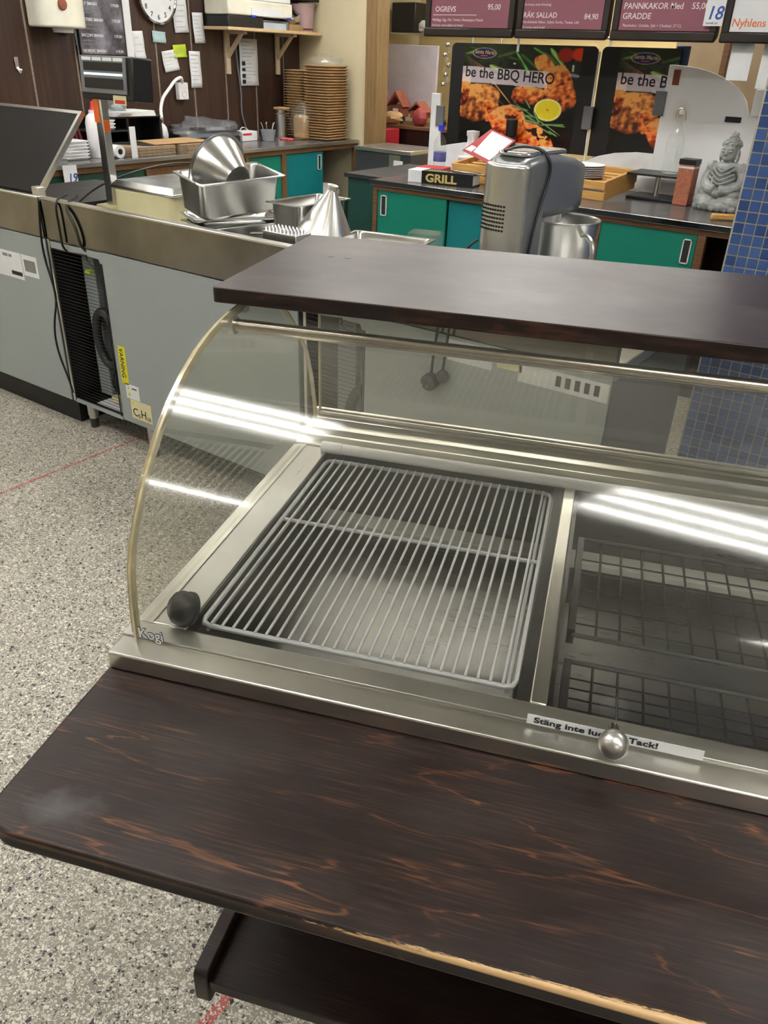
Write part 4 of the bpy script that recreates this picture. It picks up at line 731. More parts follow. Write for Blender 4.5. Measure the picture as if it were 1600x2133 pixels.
# ================================================================== back counter
BY = 4.22
bc = thing('back_counter', 'long back counter with teal sliding doors and a steel-edged dark worktop', 'counter', (-2.0, 4.65, 0)); bx0, bx1 = -3.085, .3
MB().box(bx0, bx1, BY - .02, 5.2, .872, CT).build('worktop', m['counter top'], bc, bevel=.004); MB().box(bx0, bx1, BY - .026, BY - .018, .872, .902).build('edge_trim', m['chrome'], bc, bevel=.002)
MB().box(bx0 + .015, bx1, BY - .004, BY + .03, .842, .872).build('top_rail', m['cabinet wood'], bc, bevel=.002); MB().box(bx0 + .015, bx1, 5.14, 5.18, .08, .872).box(bx0 + .015, bx1, BY + .03, 5.14, .08, .10).build('carcass', m['cabinet wood'], bc); MB().box(bx0 + .05, bx1, BY + .06, 5.1, 0, .08).build('plinth', m['black'], bc)
for x0, x1 in ((bx0 + .012, bx0 + .042), (-1.65, -1.59), (-1.085, -1.045)): MB().box(x0, x1, BY - .004, BY + .03, .08, .842).build('stile', m['cabinet wood'], bc, bevel=.002)
MB().box(bx0 + .012, bx0 + .03, BY, 5.18, .08, .872).build('side_panel', m['cabinet wood'], bc)
sliding_door(bc, -3.04, -2.545, .10, .842, 'teal laminate', -2.992, 'y', BY + .002); sliding_door(bc, -2.54, -1.65, .10, .842, 'teal blue laminate', None, 'y', BY + .022); sliding_door(bc, -1.59, -1.088, .10, .842, 'teal laminate', -1.13, 'y', BY + .002)
MB().box(-1.045, bx1, BY + .25, BY + .26, .10, .842).build('partition', m['menu frame'], bc)
cg = thing('green_cabinet', 'dark green metal cabinet end left of the back counter', 'cabinet', (-3.3, 4.7, 0)); MB().box(-3.45, -3.10, 4.45, 5.2, .0, .86).build('body', m['dark teal'], cg, bevel=.003); MB().box(-3.47, -3.09, 4.43, 5.2, .86, .885).build('top', m['dark grey'], cg, bevel=.003)
# white screen boards behind the worktop
ws = thing('screen_board', 'white screen board with low arch and tall left post behind the back counter', 'screen', (-2.6, 5.14, CT))
MB().prism([(-3.20, .901), (-2.09, .901)] + [(-2.09 - 1.02 * k / 12, 1.02 + .085 * math.sin(math.pi * (.08 + .84 * k / 12))) for k in range(13)] + [(-3.13, 1.355), (-3.195, 1.355)], 'y', 5.02, 5.034).build('board', m['white paint'], ws, bevel=.002)
wq = thing('screen_board', 'white screen board with a quarter-round top and slot behind the stone figure', 'screen', (-1.3, 5.06, CT))
MB().prism([(-2.07, .901), (-1.62, .901), (-1.62, 1.115), (-1.75, 1.115), (-1.88, 1.10), (-1.98, 1.075), (-2.07, 1.035)], 'y', 5.018, 5.032).build('low_board', m['white paint'], wq, bevel=.002)
def stain_paint():
    t = NT('stained white'); d = t.n('ShaderNodeVectorMath', operation='DISTANCE'); t.l(t.co((1, 0, .8)), d.inputs[0]); d.inputs[1].default_value = (-.235, 0, .345)
    k = t.math('ADD', d.outputs['Value'], t.math('MULTIPLY', t.noise(t.co(), 20, 3), .02)); t.set(col=t.ramp(k, [(.02, (.62, .51, .40)), (.034, (.78, .74, .66)), (.075, (.86, .87, .88))]), rough=.42); return t.m
MB().prism([(-1.645, .901), (-.70, .901), (-.70, 1.342), (-1.165, 1.342)] + [(-1.63 + .455 * math.cos(R(a)), 1.342 + .226 * math.sin(R(a))) for a in range(8, 91, 9)] + [(-1.645, 1.567)], 'y', 5.015, 5.029).build('tall_board', stain_paint(), wq, bevel=.002)
MB().box(-1.285, -1.20, 5.012, 5.0158, 1.305, 1.333).build('hand_slot', m['black'], wq)
MB().box(-1.612, -1.575, 5.012, 5.0158, 1.47, 1.545).build('wall_tag', m['clay brown'], wq)
for lab, x, z in (('left', -3.115, 1.222), ('mid', -2.078, 1.275), ('right', -1.66, 1.375)):
    MB().box(x - .03, x + .03, 5.003 if lab != 'right' else 5.001, 5.0175 if lab != 'right' else 5.014, z - .062, z + .062).build('hinge_clip', m['grey plastic'], ws if lab != 'right' else wq, bevel=.002)
tag(MB().tube([(-2.072, 5.04, 1.62), (-2.074, 5.04, 1.3), (-2.072, 5.04, .905)], .006, 6).build('white_rod', m['white paint']), 'thin white rod standing between the two barbecue posters', 'rod')
# small things on the back counter
bkk = thing('grill_book', 'thick black and white cookbook with yellow block letters on its spine', 'book', (-2.68, 4.36, CT)); ORG[bkk] = Vector((0, 0, 0)); bkk.location = (-2.66, 4.335, CT + .0005); bkk.rotation_euler = (0, 0, R(10))
MB().box(-.125, .20, -.0, .13, 0, .008).box(-.125, .20, -.004, .13, .062, .07).box(-.125, .20, -.006, .002, 0, .07).build('cover', m['black plastic'], bkk, bevel=.001); MB().box(-.215, -.1255, -.004, .13, 0, .07).build('spine_label', m['paper'], bkk, bevel=.002); MB().box(-.12, .197, .004, .127, .008, .062).build('pages', m['paper'], bkk)
text('lettering', 'GRILL', .062, M('gold print', 'C9B46A', .5), bkk, (-.10, -.0065, .012), FY, bold=.002, sx=1.25); text('lettering', 'GRILL', .05, MATS['gold print'], bkk, (-.10, .02, .0705), (0, 0, 0), bold=.002, sx=1.3)
tag(MB().at((-2.52, 4.42, CT + .072), (0, R(3), R(8))).box(-.10, .10, -.012, .012, 0, .004).build('steel_tongs', m['chrome'], bevel=.0015), 'shiny steel tongs lying on the cookbook', 'tongs')
tag(MB().at((-2.90, 4.66, CT + .0005), (0, 0, R(10))).box(-.12, .06, -.07, .10, 0, .05).build('red_book', m['bright red'], bevel=.002), 'red book lying behind the black and white cookbook', 'book')
wbt = thing('water_bottle', 'clear water bottle with a blue cap beside the red book', 'bottle', (-2.98, 4.82, CT)); MB().lathe([(.0, .001), (.036, .001), (.04, .01), (.039, .12), (.041, .14), (.038, .19), (.014, .235), (.014, .25), (0, .25)], (-2.98, 4.82, CT), 22).build('bottle', m['bottle glass'], wbt); MB().cyl((-2.98, 4.82, CT + .25), (-2.98, 4.82, CT + .285), .019, n=16).build('cap', m['blue cap'], wbt); MB().lathe([(.0405, .07), (.0415, .072), (.0415, .125), (.0405, .127)], (-2.98, 4.82, CT), 22).build('label', M('bottle label', '5A62A0', .6), wbt)
tag(MB().lathe([(0, .001), (.055, .001), (.06, .10), (.063, .105), (.06, .112), (0, .112)], (-2.80, 4.87, CT), 24).build('white_tub', m['white plastic']), 'round white lidded tub in front of the white screen post', 'tub')
tag(MB().lathe([(0, .001), (.05, .001), (.05, .16), (.035, .19), (.035, .22), (.042, .23), (.042, .255), (0, .26)], (-2.82, 4.955, CT), 20).build('white_jar', m['white plastic']), 'taller white plastic jar behind the round white tub', 'jar')
pm = thing('pepper_mill', 'black pepper grinder standing before the left barbecue poster', 'mill', (-2.66, 5.06, CT)); MB().cyl((-2.56, 4.98, CT + .001), (-2.56, 4.98, CT + .24), .033, n=18).build('glass', m['dark grey'], pm); MB().cyl((-2.56, 4.98, CT + .24), (-2.56, 4.98, CT + .34), .036, n=18).build('cap', m['black'], pm, bevel=.006)
mn = thing('menu_card', 'red-framed menu card propped at a slant behind the stand mixer', 'menu', (-2.30, 4.72, 1.0)); ORG[mn] = Vector((0, 0, 0)); mn.location = (-2.53, 4.62, 1.10); mn.rotation_euler = (R(42), R(-6), R(-20))
MB().prism([(-.21, -.02), (.13, -.13), (.21, .05), (-.09, .15)], 'z', -.004, 0).build('card', m['red'], mn); MB().prism([(-.09, -.035), (.12, -.105), (.19, .045), (-.06, .13)], 'z', 0, .0015).build('page', m['paper'], mn); MB().prism([(-.19, -.012), (-.11, -.035), (-.09, .0), (-.15, .02)], 'z', 0, .0015).build('photo', m['paper'], mn)
MB().box(-.03, .03, .0, .02, -.15, -.005).build('stand', m['black plastic'], mn)
ct = thing('wooden_crate', 'low slatted wooden crate tray holding white plates on the back counter', 'crate', (-2.05, 4.90, CT)); ORG[ct] = Vector((0, 0, 0)); ct.location = (-1.70, 4.49, CT + .001); ct.rotation_euler = (R(6), 0, R(-5))
for z in (0, .056): MB().box(-1.04, 0, 0, .018, z, z + .042).build('slat', m['crate wood'], ct, bevel=.002)
MB().box(-1.04, 0, .375, .393, .03, .098).build('slat', m['crate wood'], ct, bevel=.002)
for k in range(5): MB().box(-1.04, 0, .03 + .07 * k, .075 + .07 * k, .062, .074).build('slat', m['crate wood'], ct, bevel=.002)
for x in (-1.04, -.02): MB().box(x, x + .02, .018, .375, 0, .10).build('end_board', m['crate wood'], ct, bevel=.002)
MB().box(-.55, -.53, .018, .375, 0, .062).build('bearer', m['crate wood'], ct)
for k in range(7): tag(MB().lathe([(.0, 0), (.07, 0), (.116, .009), (.116, .0115), (.07, .004), (0, .004)], (-1.905, 4.65, CT + .094 + .0095 * k), 32).build('plate', m['white paint']), 'round white plate in the crate, ' + nth(k, 7), 'plate', 'white plates in the crate')
tag(MB().at((-2.36, 4.80, CT + .108), (R(6), 0, R(-5))).box(-.13, .10, -.10, .10, 0, .03).build('bread_board', m['cabinet wood'], bevel=.004), 'brown wooden board lying in the crate behind the mixer', 'board')
cs = thing('cake_stand', 'low black display stand with steel stem under the swing-top bottle', 'stand', (-1.52, 4.82, CT)); ORG[cs] = Vector((0, 0, 0)); cs.location = (-1.53, 4.84, CT + .0005)
MB().box(-.135, .135, -.11, .11, 0, .014).build('base', m['black plastic'], cs, bevel=.003); MB().cyl((0, 0, .014), (0, 0, .125), .016, n=16).build('stem', m['steel'], cs); MB().box(-.15, .15, -.115, .115, .125, .137).build('top', m['black plastic'], cs, bevel=.003)
sb = thing('swing_top_bottle', 'clear swing-top glass bottle with a white label on the black stand', 'bottle', (-1.48, 4.86, CT + .138)); c = (-1.48, 4.86, CT + .138)
MB().lathe([(.0, .0008), (.044, .0008), (.047, .008), (.047, .15), (.042, .185), (.022, .225), (.016, .25), (.016, .285), (.019, .287), (.019, .298), (0, .298)], c, 26).build('glass', m['bottle glass'], sb); MB().lathe([(.013, .298), (.013, .312), (.006, .32), (0, .32)], c, 14).build('stopper', m['fixture white'], sb)
MB().tube([(c[0] - .026, c[1], c[2] + .27), (c[0] - .028, c[1] - .01, c[2] + .31), (c[0], c[1] - .01, c[2] + .33), (c[0] + .028, c[1] - .01, c[2] + .31), (c[0] + .026, c[1], c[2] + .27)], .003, 6, False, 1).build('wire_bail', m['steel'], sb); MB().box(c[0] - .024, c[0] + .024, c[1] - .0488, c[1] - .0472, c[2] + .065, c[2] + .13).build('label', m['paper'], sb)
tn = thing('spice_tin', 'tall terracotta brown patterned tin with a black lid beside the stone figure', 'tin', (-1.36, 4.70, CT)); MB().at((-1.345, 4.74, CT + .0005), (0, 0, R(-4))).box(-.042, .042, -.042, .042, 0, .205).build('body', m['terracotta'], tn, bevel=.003); MB().at((-1.345, 4.74, CT + .0005), (0, 0, R(-4))).box(-.0425, .0425, -.0425, .0425, .186, .196).build('band', m['paper'], tn); MB().at((-1.345, 4.74, CT + .0005), (0, 0, R(-4))).box(-.045, .045, -.045, .045, .205, .232).build('lid', m['black plastic'], tn, bevel=.003)
for k in range(3): tag(MB().at((-.985 + .04 * k, 4.40 + .028 * k, CT + .0165 + .0005), (0, 0, R(32))).box(-.11, .11, -.014, .014, -.015, .015).build('breadstick_block', m['crate wood'], bevel=.008), 'pale wooden stick by the blue mosaic column, ' + ['nearest the edge', 'the middle one', 'farthest from the edge'][k], 'stick', 'wooden sticks by the column')
# seated stone figure: one body, fused from ellipsoids by remeshing
fgx = thing('stone_figurine', 'grey stone figurine of a seated meditating figure by the blue column', 'figurine', (0, 0, 0)); fgx.location = (-1.14, 4.70, CT + .0005); fgx.rotation_euler = (0, 0, R(-12))
b = MB()
b.ball((0, 0, .028), (.125, .085, .03), 28, 12); b.ball((-.06, -.03, .045), (.075, .05, .04)); b.ball((.06, -.03, .045), (.075, .05, .04)); b.ball((0, -.055, .03), (.11, .035, .03))
for k in range(7): b.ball((-.10 + .033 * k, -.072 + .02 * abs(k - 3) / 3, .018), (.022, .02, .02))
b.ball((-.07, -.01, .085), (.055, .055, .03)); b.ball((.07, -.01, .085), (.055, .055, .03)); b.ball((0, -.045, .088), (.055, .035, .022))
b.ball((0, .01, .155), (.066, .05, .085), 20, 12); b.ball((0, .008, .205), (.085, .046, .035), 20, 10)
for sx in (-1, 1):
    b.tube([(sx * .078, .008, .208), (sx * .098, 0, .165), (sx * .095, -.02, .125), (sx * .055, -.052, .105), (sx * .012, -.062, .102)], .026, 10, False, 2); b.ball((sx * .082, .008, .205), .032)
    b.ball((sx * .045, .0, .268), (.009, .014, .032))
for k in range(6): w = .03 + .006 * k; z = .205 - .020 * k; b.tube([(-w - .022, -.030, z + .02), (-w * .6, -.050 - .002 * k, z - .004), (0, -.056 - .002 * k, z - .014), (w * .6, -.050 - .002 * k, z - .004), (w + .022, -.030, z + .02)], .005, 6, False, 2)
b.cyl((0, .004, .215), (0, .0, .26), .028, .026, 14); b.ball((0, -.004, .285), (.042, .044, .052), 22, 14); b.ball((0, -.016, .262), (.03, .03, .028))
b.ball((0, .004, .312), (.045, .046, .036), 20, 10); b.ball((0, .006, .352), (.022, .022, .028))
b.cyl((0, -.045, .293), (0, -.054, .272), .0045, .008, 8); b.ball((0, -.049, .272), (.009, .009, .006)); b.ball((0, -.0445, .257), (.013, .006, .0035)); b.ball((0, -.0425, .251), (.010, .006, .0035))
for sx in (-1, 1): b.ball((sx * .017, -.0415, .288), (.012, .007, .006)); b.tube([(sx * .006, -.046, .297), (sx * .017, -.046, .3035), (sx * .031, -.037, .298)], .0028, 6, False, 1)
rnd = random.Random(2)
for k in range(120):
    a = rnd.uniform(0, 6.28); e = rnd.uniform(.05, 1.45); p = Vector((.047 * math.cos(e) * math.cos(a), .004 + .048 * math.cos(e) * math.sin(a), .312 + .038 * math.sin(e)))
    if p.y < -.035 and p.z < .318: continue
    b.ball(tuple(p), .006, 6, 4)
for k in range(40): a = rnd.uniform(0, 6.28); e = rnd.uniform(-.2, 1.5); b.ball((.023 * math.cos(e) * math.cos(a), .006 + .023 * math.cos(e) * math.sin(a), .352 + .029 * math.sin(e)), .005, 6, 4)
def stone():
    t = NT('grey stone'); n = t.noise(t.co(), 22, 5); t.set(col=t.ramp(n, [(.3, (.20, .215, .205)), (.55, (.33, .345, .335)), (.75, (.48, .49, .475))]), rough=.6); t.bump(t.noise(t.co(), 160, 3), .2, .001); return t.m
o = b.build('body', stone(), fgx); r_ = o.modifiers.new('fuse', 'REMESH'); r_.mode = 'VOXEL'; r_.voxel_size = .0022; r_.use_smooth_shade = True; s_ = o.modifiers.new('soft', 'SMOOTH'); s_.iterations = 2; s_.factor = .4
# ================================================================== posters: flat print, painted on a fine grid of colour
def srgb(c): c = np.asarray(c, float) / 255; return np.where(c <= .04045, c / 12.92, ((c + .055) / 1.055) ** 2.4)
def vnoise(u, v, f, seed):
    r = np.random.RandomState(seed); g = r.rand(64, 64); x = (u * f) % 63; y = (v * f) % 63; i = x.astype(int); j = y.astype(int); a = x - i; b = y - j; a = a * a * (3 - 2 * a); b = b * b * (3 - 2 * b)
    return (g[i, j] * (1 - a) + g[i + 1, j] * a) * (1 - b) + (g[i, j + 1] * (1 - a) + g[i + 1, j + 1] * a) * b
def fbm(u, v, f, seed): return sum(vnoise(u, v, f * 2 ** k, seed + k) * .5 ** k for k in range(4)) / 1.875
def paint(u, v):
    """barbecue picture; u to the right, v downwards, both 0..1"""
    C = np.zeros(u.shape + (3,)); C[...] = (20, 20, 18); n = fbm(u, v, 9, 5); n2 = fbm(u, v, 26, 11); n3 = fbm(u * .6 + v * .5, v, 40, 21)
    def put(mask, col, a=1.):
        mk = np.clip(mask, 0, 1)[..., None] * a; C[...] = C * (1 - mk) + np.asarray(col) * mk
    def strip(x0, y0, x1, y1, w, col, a=1., wob=.0):
        dx, dy = x1 - x0, y1 - y0; L = math.hypot(dx, dy); t = ((u - x0) * dx + (v - y0) * dy) / L / L; d = np.abs((u - x0) * dy - (v - y0) * dx) / L + wob * (n - .5); ww = w * np.sqrt(np.clip(4 * t * (1 - t), 0, 1))
        c = np.asarray(col, float); sh = np.clip(1.2 - d / max(w, 1e-6), .35, 1.2)[..., None]; mk = np.clip((ww - d) / .006, 0, 1)[..., None] * a * ((t > 0) & (t < 1))[..., None]; C[...] = C * (1 - mk) + c * sh * mk
    def meat(cx, cy, rx, ry, rot, seed, lo=(70, 24, 14), mid=(168, 84, 38), hi=(226, 152, 84)):
        ca, sa = math.cos(rot), math.sin(rot); x = ((u - cx) * ca + (v - cy) * sa) / rx; y = (-(u - cx) * sa + (v - cy) * ca) / ry; e = (np.abs(x) ** 3 + np.abs(y) ** 3) ** (1 / 3.); w = e + .35 * (fbm(u, v, 7, seed) - .5)
        t = np.clip(.62 - .45 * y + 1.5 * (fbm(u * 1.3, v, 24, seed + 3) - .5) + .8 * (n3 - .5), 0, 1)[..., None]; col = np.where(t < .5, np.asarray(lo) + (np.asarray(mid) - np.asarray(lo)) * t * 2, np.asarray(mid) + (np.asarray(hi) - np.asarray(mid)) * (t * 2 - 1)); mk = np.clip((1 - w) / .06, 0, 1)[..., None]; C[...] = C * (1 - mk) + col * mk
    put((v < .26) * (n > .42), (44, 62, 34), .6); put((v > .8) * (n > .5), (48, 30, 26), .5)
    for a in ((.0, .10, .22, .04, .022, (84, 132, 56)), (.05, .03, .5, .14, .02, (46, 78, 34)), (.24, .20, .40, .27, .03, (128, 158, 84)), (.3, .12, .46, .06, .03, (70, 86, 52)), (.46, .06, .60, .28, .018, (92, 160, 70)), (.50, .08, .66, .22, .03, (72, 100, 58)), (.60, .02, .80, .14, .022, (100, 150, 72)), (.74, .02, .90, .24, .026, (112, 158, 84)), (.70, .06, .86, .22, .02, (60, 92, 46))): strip(*a, wob=.02)
    put((.075 - np.hypot(u - .87, v - .08)) / .02, (150, 40, 28)); put((.07 - np.hypot(u - .98, v - .07)) / .02, (196, 62, 34)); put((.012 - np.abs(u - .94)) / .01 * (np.abs(v - .2) < .03), (220, 220, 225)); strip(.84, .24, 1.0, .27, .03, (112, 124, 138))
    for k in range(3): put((.016 - np.hypot((u - .41 - .045 * k), (v - .235) * 2)) / .006, (225, 225, 222))
    put((.016 - np.hypot(u - .455, (v - .175) * 1.6)) / .008, (200, 200, 196)); put((.02 - np.hypot(u - .75, v - .36)) / .01, (196, 160, 104))
    meat(.74, .22, .07, .15, -.6, 61); meat(.86, .40, .12, .22, -.35, 62, (52, 22, 16)); meat(.60, .47, .16, .09, .05, 63); meat(.78, .47, .07, .09, .2, 64); meat(.17, .56, .19, .19, -.15, 65, (72, 34, 22), (150, 90, 48), (212, 150, 84)); meat(.02, .45, .06, .16, .1, 66, (60, 20, 14)); meat(.27, .65, .06, .12, -.1, 67, (60, 22, 18))
    meat(.44, .74, .16, .16, -.35, 68, (96, 34, 18), (190, 92, 44), (228, 150, 92)); meat(.62, .86, .14, .14, .45, 69, (120, 38, 18), (212, 96, 44), (236, 150, 90)); meat(.80, .95, .06, .10, -.4, 70, (120, 42, 18), (214, 104, 44))
    pe = np.clip(1.2 - np.hypot((u - .72) / .13, (v - .84) / .09), 0, 1) * (n2 > .5); put(pe * 3, (46, 34, 30)); pe = np.clip(1.1 - np.hypot((u - .52) / .12, (v - .68) / .06), 0, 1) * (n2 > .55); put(pe * 3, (60, 32, 24))
    for k in range(6): strip(.0 + .01 * k, .10 + .02 * k, .32 + .02 * k, .30 + .012 * k, .005, (166, 128, 96))
    strip(.26, .33, .46, .57, .010, (190, 140, 92)); strip(.30, .50, .42, .60, .006, (150, 100, 66))
    d = np.hypot(u - .775, (v - .60) * 1.06); put((.118 - d) / .006, (222, 214, 140)); put((.102 - d) / .006, (208, 190, 44)); ang = np.arctan2(v - .6, u - .775); put((.10 - d) / .02 * (np.abs(np.sin(ang * 4)) < .10), (226, 214, 96)); put((.016 - d) / .008, (200, 130, 70))
    for a in ((.47, .54, .92, .85, .010), (.45, .57, .62, .62, .014), (.58, .51, .63, .60, .012), (.66, .62, .72, .74, .014), (.56, .65, .70, .73, .016), (.58, .71, .72, .74, .018), (.72, .75, .93, .73, .014), (.80, .80, .88, .85, .012), (.52, .59, .60, .63, .012), (.74, .78, .84, .84, .010), (.60, .66, .66, .68, .010), (.80, .74, .94, .75, .012)): strip(*a[:5], (112, 146, 96))
    band = (v > .215 + .03 * u) & (v < .37 + .03 * u) & (u < .745); put(band * 1., (206, 196, 204), .82)
    e = np.hypot((u - .185) / .098, (v - .085) / .047); put((1.12 - e) / .05, (150, 140, 96)); put((1.0 - e) / .05, (24, 30, 92)); put((.02 - np.abs(v - .107)) / .01 * (np.abs(u - .185) < .03) * (np.abs(v - .108) < .003), (210, 90, 50))
    return srgb(np.clip((C - 14) * 1.36, 0, 255))
def print_mat():
    t = NT('printed picture'); a = t.n('ShaderNodeAttribute', attribute_name='print'); t.set(col=a.outputs['Color'], rough=.3); return t.m
PM = print_mat()
def print_plane(name, x0, x1, y, z0, z1, u1, nu, nv, parent):
    U, V = np.meshgrid(np.linspace(0, u1, nu), np.linspace(0, 1, nv)); Cc = paint(U, V)
    mb = MB().grid(lambda u, v: (x0 + (x1 - x0) * u, y, z1 + (z0 - z1) * v), nu, nv); o = mb.build(name, PM, parent, smooth=False); at = o.data.color_attributes.new('print', 'FLOAT_COLOR', 'POINT'); buf = np.ones((nu * nv, 4), np.float32); buf[:, :3] = Cc.reshape(-1, 3); at.data.foreach_set('color', buf.ravel())
    o.data.flip_normals(); return o
PY = 5.045
def poster(label, x0, x1, xi0, xi1, u1, nu, full):
    t = thing('poster', label, 'poster', (xi0, PY, 1.35)); z0, z1 = 1.068, 1.646
    MB().prism(rrect(x0, x1, z0, z1, .03, 5, 'cd' if full else 'd'), 'y', PY, PY + .012).build('panel', m['black'], t)
    p = print_plane('picture', xi0, xi1, PY - .0012, z0 + .005, z1 - .004, u1, nu, 165, t); W = (xi1 - xi0) / u1; zt = z1 - .004; H = z1 - z0 - .009; ang = (R(90), R(2.0), 0)
    text('slogan', 'be the BBQ HERO' if full else 'be the B', .083 if full else .083, m['ink'], p, (xi0 + .025 * W, PY - .002, zt - .315 * H), ang, sx=.98, bold=.0012)
    text('brand_lettering', 'Santa Maria', .030, M('gold print', 'C9B46A', .5), p, (xi0 + .185 * W, PY - .002, zt - .092 * H), ang, 'CENTER', bold=.0006, shear=.2)
    return t
poster('barbecue poster with slogan and lemon half, black margins, left of the pair', -3.075, -2.085, -2.985, -2.178, 1., 200, True)
poster('partly hidden barbecue poster, right of the pair, beside the quarter-round board', -2.06, -1.60, -1.945, -1.602, .43, 90, False)
lt = thing('crystal_lights', 'string of clear plastic beads hanging on the left poster edge', 'lights', (-3.10, 5.03, 1.5))
for k in range(9): MB().ball((-3.105 + .018 * math.sin(k * 2.1), 5.035, 1.63 - .028 * k), (.016, .012, .015), 8, 5).build('bead', m['clear plastic'] if k % 2 else m['chrome'], lt)
pk = tag(MB().box(-1.64, -1.57, 5.0645, 5.10, 1.45, 1.66).build('snack_packet', M('blue packet', '2E4468', .5), bevel=.004), 'dark blue packet taped behind the right poster edge', 'packet')
# ------------------------------------------------------------------ hanging menu boards
SY = 4.45
def menu(label, x0, x1, rows, face='menu purple', extra=None):
    t = thing('menu_board', label, 'sign', ((x0 + x1) / 2, SY, 1.66)); z0, z1 = 1.662, 2.03
    MB().prism(rrect(x0, x1, z0, z1, .03, 4, 'ab'), 'y', SY, SY + .035).build('frame', m['menu frame'], t, bevel=.004)
    MB().box(x0, x1, SY - .022, SY + .002, z0 - .001, z0 + .045).build('bottom_rail', m['menu frame'], t, bevel=.008)
    MB().box(x0 - .0, x0 + .035, SY - .012, SY + .002, z0 + .03, z1).build('side_rail', m['menu frame'], t, bevel=.004); MB().box(x1 - .035, x1, SY - .012, SY + .002, z0 + .03, z1).build('side_rail', m['menu frame'], t, bevel=.004)
    f = MB().box(x0 + .035, x1 - .035, SY - .004, SY, z0 + .045, z1 - .04).build('face', m[face], t)
    for s, x, z, size, al, mt in rows: text('lettering', s, size, m[mt], f, (x, SY - .0046, z), FY, al, bold=.0003 if size > .02 else 0, shear=.05)
    MB().box((x0 + x1) / 2 - .006, (x0 + x1) / 2 + .006, SY + .01, SY + .02, z1, CEIL + .05).build('hanger', m['steel'], t)
    return t
m['menu text'] = M('menu text', 'DCCFD0', .6); tiny = .017
menu('purple menu board with a white rule, farthest to the left of the row', -2.90, -2.335, [('OGREVS', -2.838, 1.782, .036, 'LEFT', 'menu text'), ('95,00', -2.425, 1.792, .036, 'RIGHT', 'menu text'), ('Fläsklägg, Ägg, Ost, Tomat, Champinjon, Potatis', -2.856, 1.738, tiny, 'LEFT', 'menu text'), ('Serveras med sallad och bröd', -2.856, 1.712, tiny, 'LEFT', 'menu text')])
MB().box(-2.85, -2.57, SY - .0055, SY - .0042, 1.765, 1.768).build('printed_rule', m['menu text'], [o for o in COL.objects if o.name == 'menu_board'][0])
menu('purple menu board offering prawn salad at 84,90', -2.32, -1.805, [('RÄK SALLAD', -2.295 + .01, 1.757, .034, 'LEFT', 'menu text'), ('84,90', -1.865, 1.752, .034, 'RIGHT', 'menu text'), ('Handskalade Räkor, Sallad, Gurka, Tomat, Lök', -2.285, 1.732, tiny, 'LEFT', 'menu text'), ('Serveras med bröd', -2.285, 1.708, tiny, 'LEFT', 'menu text'), ('Serveras med dressing', -2.285, 1.81, tiny, 'LEFT', 'menu text')])
menu('purple menu board offering pancakes with the handwritten number ticket', -1.785, -1.265, [('PANNKAKOR Med', -1.738, 1.797, .036, 'LEFT', 'menu text'), ('55,00', -1.325, 1.797, .036, 'RIGHT', 'menu text'), ('GRADDE', -1.738, 1.755, .036, 'LEFT', 'menu text'), ('Pannkakor, Grädde, Sylt + Choklad, 27 CL', -1.73, 1.722, tiny, 'LEFT', 'menu text')])
menu('white sign with bold red lettering at the right end of the menu boards', -1.245, -.70, [('Nyhlens', -1.205, 1.728, .046, 'LEFT', 'orange')], 'paper')
t18 = thing('lot_ticket', 'white ticket with handwritten blue 18 on the edge of the pancake menu board', 'ticket', (-1.28, SY - .03, 1.79)); MB().box(-1.33, -1.243, SY - .026, SY - .0245, 1.728, 1.87).build('card', m['paper'], t18); text('handwriting', '18', .075, m['blue ink'], t18, (-1.322, SY - .0265, 1.755), FY, bold=.001, shear=.15); text('print', 'tovek.se', .016, m['ink'], t18, (-1.318, SY - .0265, 1.735), FY)
tag(MB().box(-2.332, -2.322, SY + .05, SY + .06, 1.6, CEIL + .05).build('hanging_strip', m['paper']), 'thin white hanging strip between the two left purple menu boards', 'strip')
tp = thing('taped_note', 'white paper note taped below the white sign with red lettering', 'paper', (-1.14, SY + .04, 1.58)); MB().box(-1.19, -1.09, SY + .036, SY + .038, 1.51, 1.664).build('sheet', m['paper'], tp); MB().box(-1.16, -1.12, SY + .0345, SY + .0362, 1.635, 1.664).build('tape', m['clear plastic'], tp)
tag(MB().box(-1.05, -.99, SY + .05, SY + .058, 1.48, 1.664).build('paper_strip', m['paper']), 'narrow white paper hanging right of the taped note', 'paper')
wbx = thing('white_box', 'plain white box standing on top of the quarter-round screen board', 'box', (-1.05, 5.02, 1.343)); MB().box(-1.155, -.95, 4.99, 5.06, 1.3425, 1.47).build('box', m['white paint'], wbx, bevel=.004); MB().ball((-1.0, 5.02, 1.487), (.03, .03, .02)).build('knob', m['white paint'], wbx)
